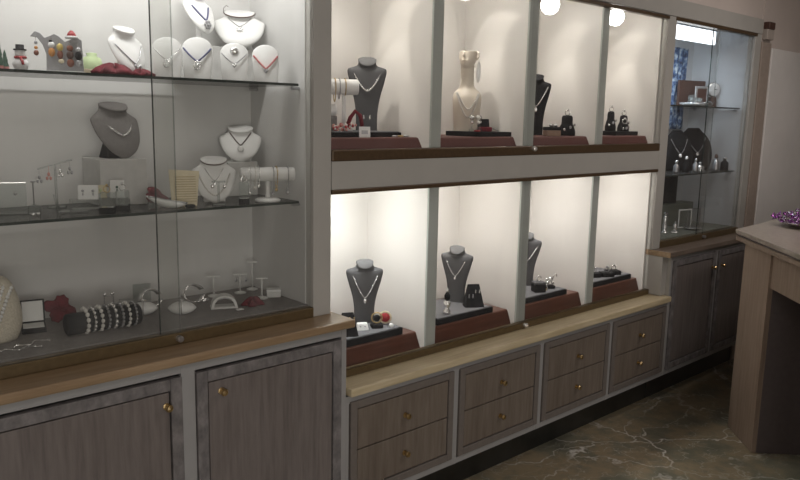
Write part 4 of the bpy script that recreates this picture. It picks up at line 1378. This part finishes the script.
# ivory head bust with earring
hb = T('head_bust', 'ivory mannequin head and neck bust in the second upper niche', 'jewellery bust', (2.478, 2.31, UZ + .0205), -.70)
m = MB()
# long neck on a narrow chest wedge
loft(m, smooth_secs([(0, .056, .038, 0), (.02, .056, .038, 0), (.10, .062, .045, -.01), (.145, .064, .045, -.008), (.17, .056, .04, .0), (.19, .036, .034, .006), (.215, .030, .033, .006), (.27, .030, .034, .004), (.285, .032, .036, .002)]), 14, .8)
m.build('chest_and_neck', IVORY, hb, True)
m = MB()
loft(m, smooth_secs([(.272, .020, .030, -.022), (.285, .034, .052, -.012), (.30, .044, .062, -.002), (.32, .050, .064, .004), (.338, .052, .064, .006), (.347, .051, .062, .006)]), 16, .9)
m.tube([(-.018, -.058, .303), (-.009, -.066, .306), (0, -.067, .3045), (.009, -.066, .306), (.018, -.058, .303)], [.001, .0045, .005, .0045, .001], 8)
m.tube([(-.016, -.057, .297), (0, -.066, .295), (.016, -.057, .297)], [.001, .0055, .001], 8)
m.tube([(0, -.062, .345), (0, -.074, .325), (0, -.066, .318)], [.004, .008, .003], 8)
fo = m.build('face', IVORY, hb, True)
fo.rotation_euler, fo.scale = (0, 0, -.45), (.72, .85, 1)
for s_ in (-1, 1):
    m = MB().tube([(s_ * .052, .008, .345), (s_ * .060, .016, .34), (s_ * .060, .016, .325), (s_ * .054, .006, .312), (s_ * .050, .002, .318)], [.004, .006, .006, .005, .003], 8)
    eo = m.build('ear', IVORY, hb, True)
    eo.rotation_euler, eo.scale = (0, 0, -.45), (.72, .85, 1)
M_ = Matrix.Translation(hb.location) @ Matrix.Rotation(-.62, 4, 'Z')
m = MB().tube([(0, 0, 0), (0, -.002, -.012)], .001, 5).ball((0, -.002, -.055), 1, (.010, .006, .045), 10, 8)
tag(m.build('earring', WHITE, None, True, loc=M_ @ Vector((.046, -.008, .312)), rot=-.62), 'long white drop earring on the ear of the ivory bust', 'earring')
sfh = Surf(smooth_secs([(0, .056, .038, 0), (.02, .056, .038, 0), (.10, .062, .045, -.01), (.145, .064, .045, -.008), (.17, .056, .04, .0), (.19, .036, .034, .006), (.215, .030, .033, .006)]))
for k, (nx, zt, zb) in enumerate(((.046, .168, .095), (.050, .165, .06))):
    chain('%s pale bead strand on the ivory bust' % ['shorter', 'longer'][k], hb, neck_path(sfh, nx, zt, zb, 1.7, 21), .0012, BEADS, (0, 1, .0038), None, 'bead strands on the ivory bust')
for k, (x, y, mt, lab) in enumerate(((2.42, 2.222, SILV, 'left'), (2.442, 2.205, BEADS, 'middle'), (2.466, 2.218, SILV, 'right'))):
    pt = T('earring_stand', '%s crystal earring post in front of the ivory bust' % lab, 'jewellery stand', (x, y, UZ + .0205), -.5, 'crystal posts before the ivory bust')
    MB().lathe([(0, 0), (.013, 0), (.011, .01), (.004, .014), (.004, .05), (0, .05)], n=12).build('post', ACRY, pt, True)
    MB().ball((0, 0, .060), .011, (1, .8, 1)).ball((0, -.004, .040), .008).build('crystal', mt, pt, True)
tag(MB().tube([(.011 * math.cos(a), .011 * math.sin(a), .004) for a in [2 * PI * q / 18 for q in range(18)]], .004, 6, True).build('bracelet', RED, None, True, loc=(2.418, 2.187, UZ + .0205)), 'red bead bracelet at the left of the black tray, second upper niche', 'bracelet')
vv = T('jewellery_box', 'small burgundy box open to the right of the ivory bust', 'jewellery box', (2.52, 2.235, UZ + .0205), -.5)
MB().box(-.028, .028, -.02, .02, 0, .02, .003).build('base', BURG, vv)
lo_ = MB().box(-.028, .028, 0, .007, 0, .036, .002).build('lid', BLACK, vv)
lo_.location, lo_.rotation_euler = (0, .014, .0215), (-.35, 0, 0)
pen = MB().tube([(-.045, 0, .034), (.045, 0, .005)], .0028, 6)
tag(pen.build('hair_pin', SILVD, None, True, loc=(2.565, 2.25, UZ + .0195), rot=-.5), 'dark silver pin leaning beside the burgundy box, second upper niche', 'pin')

t, f = bust('black bust with silver necklace half hidden in the third upper niche', (3.012, 2.34, UZ), -.9, .070, .285, BLACK, TALL, 0, None)
chain('silver strand with pale drop on the black bust in the third upper niche', t, neck_path(f, .055, .235, .14, 1.3), .003, SILV, (.05, .95, .0035), ('drop', .014))
wbox = T('wooden_box', 'small brown and black box at the foot of the black bust, third upper niche', 'box', (2.955, 2.19, UZ), -.4)
MB().box(-.04, .035, -.022, .022, 0, .028, .003).build('box', plain('tan_box', (.30, .20, .14), .5), wbox)
MB().box(-.041, .036, -.023, .023, .0282, .044, .003).build('lid', BLACK, wbox)
for k in range(2):
    tag(MB().ball((0, 0, .008), .009).ball((.012, 0, .006), .007).build('ring', SILV, None, True, loc=(2.94 + k * .032, 2.188, UZ + .0445)), '%s silver trinket on the brown and black box' % ['left', 'right'][k], 'trinket', 'trinkets on the brown box')


def black_ring_stand(label, short, x, y, z, h_, w_, rz=-.5):
    t_ = T('ring_stand', label, 'jewellery stand', (x, y, z), rz, 'black ring stands in the upper niches')
    loft(MB(), smooth_secs([(0, w_ * .5, w_ * .42, 0), (h_ * .2, w_ * .52, w_ * .42, 0), (h_ * .45, w_ * .42, w_ * .36, 0), (h_ * .6, w_ * .34, w_ * .3, 0), (h_ * .9, w_ * .32, w_ * .28, 0), (h_, w_ * .24, w_ * .22, 0)]), 10, 1).build('stand', BLACK, t_, True)
    q = MB().tube([(.013 * math.cos(a), 0, .012 + .012 * math.sin(a)) for a in [2 * PI * k / 16 for k in range(16)]], .0025, 6, True).ball((0, -.003, .026), .007)
    tag(q.build('ring', SILV, None, True, loc=(x, y, z + h_ + .0005), rot=rz), 'silver ring on top of the ' + short, 'ring', 'rings on black stands')
    for k in range(3):
        a = -PI / 2 + (k - 1) * .7
        q = MB().ball((0, 0, 0), .007, (1, .8, 1.1), 8, 6)
        tag(q.build('stud', SILV if k != 1 else SILVD, None, True, loc=(x + w_ * .5 * math.cos(a + rz), y + w_ * .48 * math.sin(a + rz), z + h_ * (.3 + .12 * k))), '%s stud on the %s' % (['left', 'middle', 'right'][k], short), 'earring', 'studs on black stands')


black_ring_stand('black ring stand alone in the third upper niche', 'lone black ring stand, third upper niche', 3.14, 2.24, UZ, .10, .085)
black_ring_stand('taller black ring stand on the tray, left in the fourth upper niche', 'taller black ring stand, fourth upper niche', 3.625, 2.30, UZ + .0225, .105, .06)
black_ring_stand('shorter black ring stand on the tray, right in the fourth upper niche', 'shorter black ring stand, fourth upper niche', 3.706, 2.27, UZ + .0225, .085, .065)
black_ring_stand('low black ring stand on the tray, front middle of the fourth upper niche', 'low front black ring stand, fourth upper niche', 3.655, 2.232, UZ + .0225, .040, .05)

# ======== corner case
bl = MB()
rs = []
for k in range(13):
    z = .52 * k / 12
    rs.append([(-.09 + .18 * j / 12, -.006 + .006 * math.sin(j * 1.6 + k * .2), -z) for j in range(13)] + [(.09 - .18 * j / 12, .002 + .006 * math.sin((12 - j) * 1.6 + k * .2), -z) for j in range(13)])
bl.rings(rs)
tag(bl.build('hanging_cloth', BCLOTH, None, True, loc=(4.675, 2.478, 2.065)), 'blue and white patterned cloth hanging on the back of the corner case', 'cloth')
Z3 = 1.6885
fb = T('picture_frame', 'dark brown framed board leaning on the upper shelf of the corner case', 'picture frame', (4.72, 2.40, Z3), -.25)
MB().box(-.13, .11, -.004, .012, 0, .17, .003).build('frame', DBROWN, fb)
pf2 = T('photo_frame', 'small silver photo frame in front of the brown board, corner case', 'picture frame', (4.665, 2.31, Z3), -.35)
border(MB(), 0, 1, 0, 1, .1, 0, 1)
m = MB()
border(m, -.055, .055, .0, .13, .016, -.004, .004)
m.build('frame', SILV, pf2)
MB().box(-.039, .039, -.001, .002, .016, .114).build('picture', DBROWN, pf2)
ck_ = T('clock', 'small round white clock beside the brown board, corner case', 'clock', (4.81, 2.31, Z3), -.5)
MB().lathe([(0, 0), (.047, 0), (.047, .012), (.043, .016), (0, .016)], (0, 0, .115), 24, 'y').build('case', SILV, ck_, True)
MB().lathe([(0, .0162), (.041, .0162), (.040, .018), (0, .018)], (0, 0, .115), 24, 'y').build('dial', FACE, ck_, True)
MB().box(-.0018, .0018, -.0195, -.0182, .115, .14).box(0, .02, -.0195, -.0182, .1135, .1165).build('hands', BLACK, ck_)
MB().box(-.02, .02, -.02, .03, 0, .068, .004).build('stand', DBROWN, ck_)
ty = T('serving_dish', 'silver oval dish of glass pieces on the upper shelf of the corner case', 'dish', (4.47, 2.26, Z3), -.3)
MB().lathe([(0, 0), (.05, 0), (.056, .004), (.085, .022), (.088, .022), (.06, .002), (0, .004)], n=24).build('dish', SILV, ty, True)
for k, (dx, dy, h_) in enumerate(((-.04, 0, .05), (.0, .02, .065), (.04, 0, .05), (.012, -.03, .045))):
    g_ = MB().lathe([(0, 0), (.015, 0), (.019, h_ * .5), (.014, h_ * .8), (.018, h_), (.016, h_), (.012, h_ * .8), (0, h_ * .5)], n=14)
    tag(g_.build('glass_cup', ACRY, None, True, loc=(4.47 + dx, 2.26 + dy, Z3 + .005)), '%s small glass cup on the silver dish in the corner case' % ['left', 'back', 'right', 'front'][k], 'cup', 'glass cups on the silver dish')
sb = MB().ball((0, 0, .018), .018, (2.0, 1.1, 1))
tag(sb.build('silver_dish', MIRR, None, True, loc=(4.585, 2.225, Z3), rot=-.3), 'rounded bright silver box beside the silver dish, corner case', 'box')
Z4 = 1.2905
for k, (x, y, hw, h_, lab) in enumerate(((4.44, 2.33, .11, .25, 'left'), (4.67, 2.34, .135, .265, 'right'))):
    t_ = T('necklace_bust', '%s wide black rounded bust on the lower shelf of the corner case' % lab, 'jewellery bust', (x, y, Z4), -.55, 'black busts in the corner case')
    ss = smooth_secs([(0, hw * .9, hw * .35, 0), (h_ * .3, hw, hw * .4, 0), (h_ * .6, hw * .92, hw * .36, .005), (h_ * .8, hw * .7, hw * .3, .01), (h_ * .93, hw * .42, hw * .24, .015), (h_, hw * .28, hw * .2, .015)])
    loft(MB(), ss).build('torso', BLACK, t_, True)
    sfb = Surf(ss)
    chain('silver necklace on the %s black bust of the corner case' % lab, t_, neck_path(sfb, hw * .5, h_ * .78, h_ * .42, 1.5), .0022, SILVD, (.3, .7, .004), ('flower', .012), None, SILV)


def bottle(label, x, y, z, h_, r, mat, cap):
    t_ = T('perfume_bottle', label, 'bottle', (x, y, z), 0, 'small bottles in the corner case')
    MB().lathe([(0, 0), (r, 0), (r * 1.05, h_ * .1), (r, h_ * .55), (r * .4, h_ * .68), (r * .35, h_ * .76), (0, h_ * .76)], n=14).build('body', mat, t_, True)
    MB().lathe([(0, h_ * .765), (r * .5, h_ * .765), (r * .55, h_ * .86), (r * .3, h_), (0, h_)], n=12).build('stopper', cap, t_, True)


BT = [(4.24, 2.22, .075, .018, SILVD, SILV, 'leftmost'), (4.33, 2.205, .10, .02, BLACK, SILV, 'second'), (4.42, 2.19, .085, .018, SILVD, MIRR, 'third'),
      (4.50, 2.2, .06, .024, SILV, SILVD, 'fourth'), (4.655, 2.175, .105, .022, SILVD, DBROWN, 'fifth'), (4.79, 2.18, .09, .024, BLACK, SILV, 'rightmost')]
for x, y, h_, r, m1, m2, lab in BT:
    bottle('%s small bottle along the front of the corner case lower shelf' % lab, x, y, Z4, h_, r, m1, m2)
Z5 = .9265
tag(MB().box(-.24, .24, -.05, .05, 0, .14, .003).build('riser', GRGREEN, None, loc=(4.56, 2.42, Z5)), 'grey green riser block on the floor of the corner case', 'riser')
pd = T('velvet_board', 'black velvet board standing on the grey green riser in the corner case', 'jewellery stand', (4.53, 2.42, Z5 + .1405), -.1)
MB().box(-.10, .10, -.006, .006, 0, .19, .003).build('board', BLACK, pd)
MB().box(-.03, .03, .006, .03, 0, .10).build('prop', BLACK, pd)
for k, (x, y, lab) in enumerate(((4.50, 2.27, 'left'), (4.62, 2.27, 'right'))):
    t_ = T('acrylic_frame', '%s clear acrylic frame before the grey green riser, corner case' % lab, 'picture frame', (x, y, Z5), -.3, 'clear frames in the corner case')
    m = MB()
    border(m, -.055, .055, 0, .12, .008, -.004, .004)
    m.build('frame', SILVD if k else WHITED, t_)
    MB().box(-.047, .047, -.0015, .0015, .008, .112).build('pane', ACRY, t_)
    MB().box(-.05, .05, .004, .03, 0, .004).build('foot', ACRY, t_)
for k, (x, y, h_, lab) in enumerate(((4.175, 2.23, .13, 'taller'), (4.245, 2.20, .07, 'shorter'))):
    t_ = T('crystal_figurine', '%s crystal figurine at the front left of the corner case floor' % lab, 'figurine', (x, y, Z5), 0, 'crystal figurines in the corner case')
    MB().lathe([(0, 0), (.024, 0), (.022, .008), (.008, .016), (.016, h_ * .35), (.008, h_ * .55), (.013, h_ * .72), (.004, h_ * .85), (0, h_ * .85)], n=12).build('body', SILV, t_, True)
    MB().ball((0, 0, h_ * .92), h_ * .085, u=8, v=6).build('head', MIRR, t_, True)
tag(MB().lathe([(0, 0), (.03, 0), (.055, .012), (.056, .014), (.03, .004), (0, .004)], n=22).build('plate', SILV, None, True, loc=(4.47, 2.20, Z5)), 'shallow silver plate lying before the clear frames, corner case', 'plate')

# ------------------------------------------------------------------ the counter desk
C = Vector((3.872, 1.671))
U = Vector((-.7193, -.6947))
Vd = Vector((.6947, -.7193))


def P2(s, d):
    q = C + U * s + Vd * d
    return (q.x, q.y)


dk = T('counter_desk', 'beige oak counter desk with angled top at the right of the photo', 'desk', (3.9, 1.2, 0))


def poly(points, z0, z1, name, mat, bev=.003):
    m = MB().prism(points, (z0, z1), 'z', bev)
    return m.build(name, mat, dk, world=True)


top = [P2(0, 0), (5.4, 1.765), (5.4, .6), P2(1.9, 1.1), P2(1.9, 0)]
poly(top, 1.027, 1.05, 'top', DESKT)
ins = [P2(.012, .012), (5.385, 1.745), (5.385, .62), P2(1.88, 1.08), P2(1.88, .012)]
poly(ins, 1.018, 1.0265, 'shadow_gap', DESKD, 0)
top2 = [P2(.004, .004), (5.395, 1.758), (5.395, .61), P2(1.895, 1.095), P2(1.895, .004)]
poly(top2, .993, 1.0175, 'lower_top', DESKW)
poly([P2(.085, .022), P2(.40, .022), P2(.40, .045), P2(.085, .045)], 0, .9925, 'leg', DESKW, .002)
poly([P2(.085, .0455), P2(.40, .0455), P2(.40, .62), P2(.085, .62)], 0, .9925, 'pedestal', DESKD, .002)
poly([P2(1.5, .022), P2(1.86, .022), P2(1.86, .62), P2(1.5, .62)], 0, .9925, 'leg', DESKW, .002)
poly([P2(.401, .032), P2(1.499, .032), P2(1.499, .05), P2(.401, .05)], .828, .9925, 'apron', DESKW, .002)
poly([P2(.401, .60), P2(1.499, .60), P2(1.499, .62), P2(.401, .62)], .05, .9925, 'back_panel', DESKD, .002)
# tray with purple foil flowers
tl = (4.26, 1.46, 1.0505)
tr = T('serving_tray', 'round silver tray with a flared rim on the counter desk', 'tray', tl, 0)
MB().lathe([(0, .002), (.06, .002), (.06, 0), (.085, 0), (.10, .010), (.145, .026), (.148, .030), (.10, .016), (0, .012)], n=32).build('tray', MIRR, tr, True)
m = MB()
for k in range(420):
    a, r_ = random.uniform(0, 2 * PI), math.sqrt(random.random()) * .175
    h0 = .020 + .078 * random.random() * (1 - (r_ / .2) ** 2) + max(0, r_ - .12) * .35
    c = Vector((r_ * math.cos(a), r_ * math.sin(a), h0))
    d = Vector((random.gauss(0, 1), random.gauss(0, 1), random.gauss(.4, .8))).normalized()
    e = d.orthogonal().normalized() * random.uniform(.004, .008)
    L_ = random.uniform(.012, .026)
    f_ = d.cross(e).normalized() * .0018
    m.mi = 1 if random.random() < .22 else 0
    m.rings([[c - f_, c + e * .3, c + f_, c - e * .3], [c + d * L_ * .5 - f_, c + d * L_ * .5 + e, c + d * L_ * .5 + f_, c + d * L_ * .5 - e], [c + d * L_ - f_ * .2, c + d * L_ + e * .1, c + d * L_ + f_ * .2, c + d * L_ - e * .1]])
m.mi = 2
for k in range(40):
    a, r_ = random.uniform(0, 2 * PI), math.sqrt(random.random()) * .14
    m.ball((r_ * math.cos(a), r_ * math.sin(a), .03 + .07 * random.random() * (1 - (r_ / .2) ** 2)), random.uniform(.004, .008), u=7, v=5)
pf = m.build('foil_flowers', [PURP, LILAC, MIRR], None, False, loc=tl)
tag(pf, 'purple foil flowers with silver beads heaped on the silver tray', 'decoration', None, 'stuff')
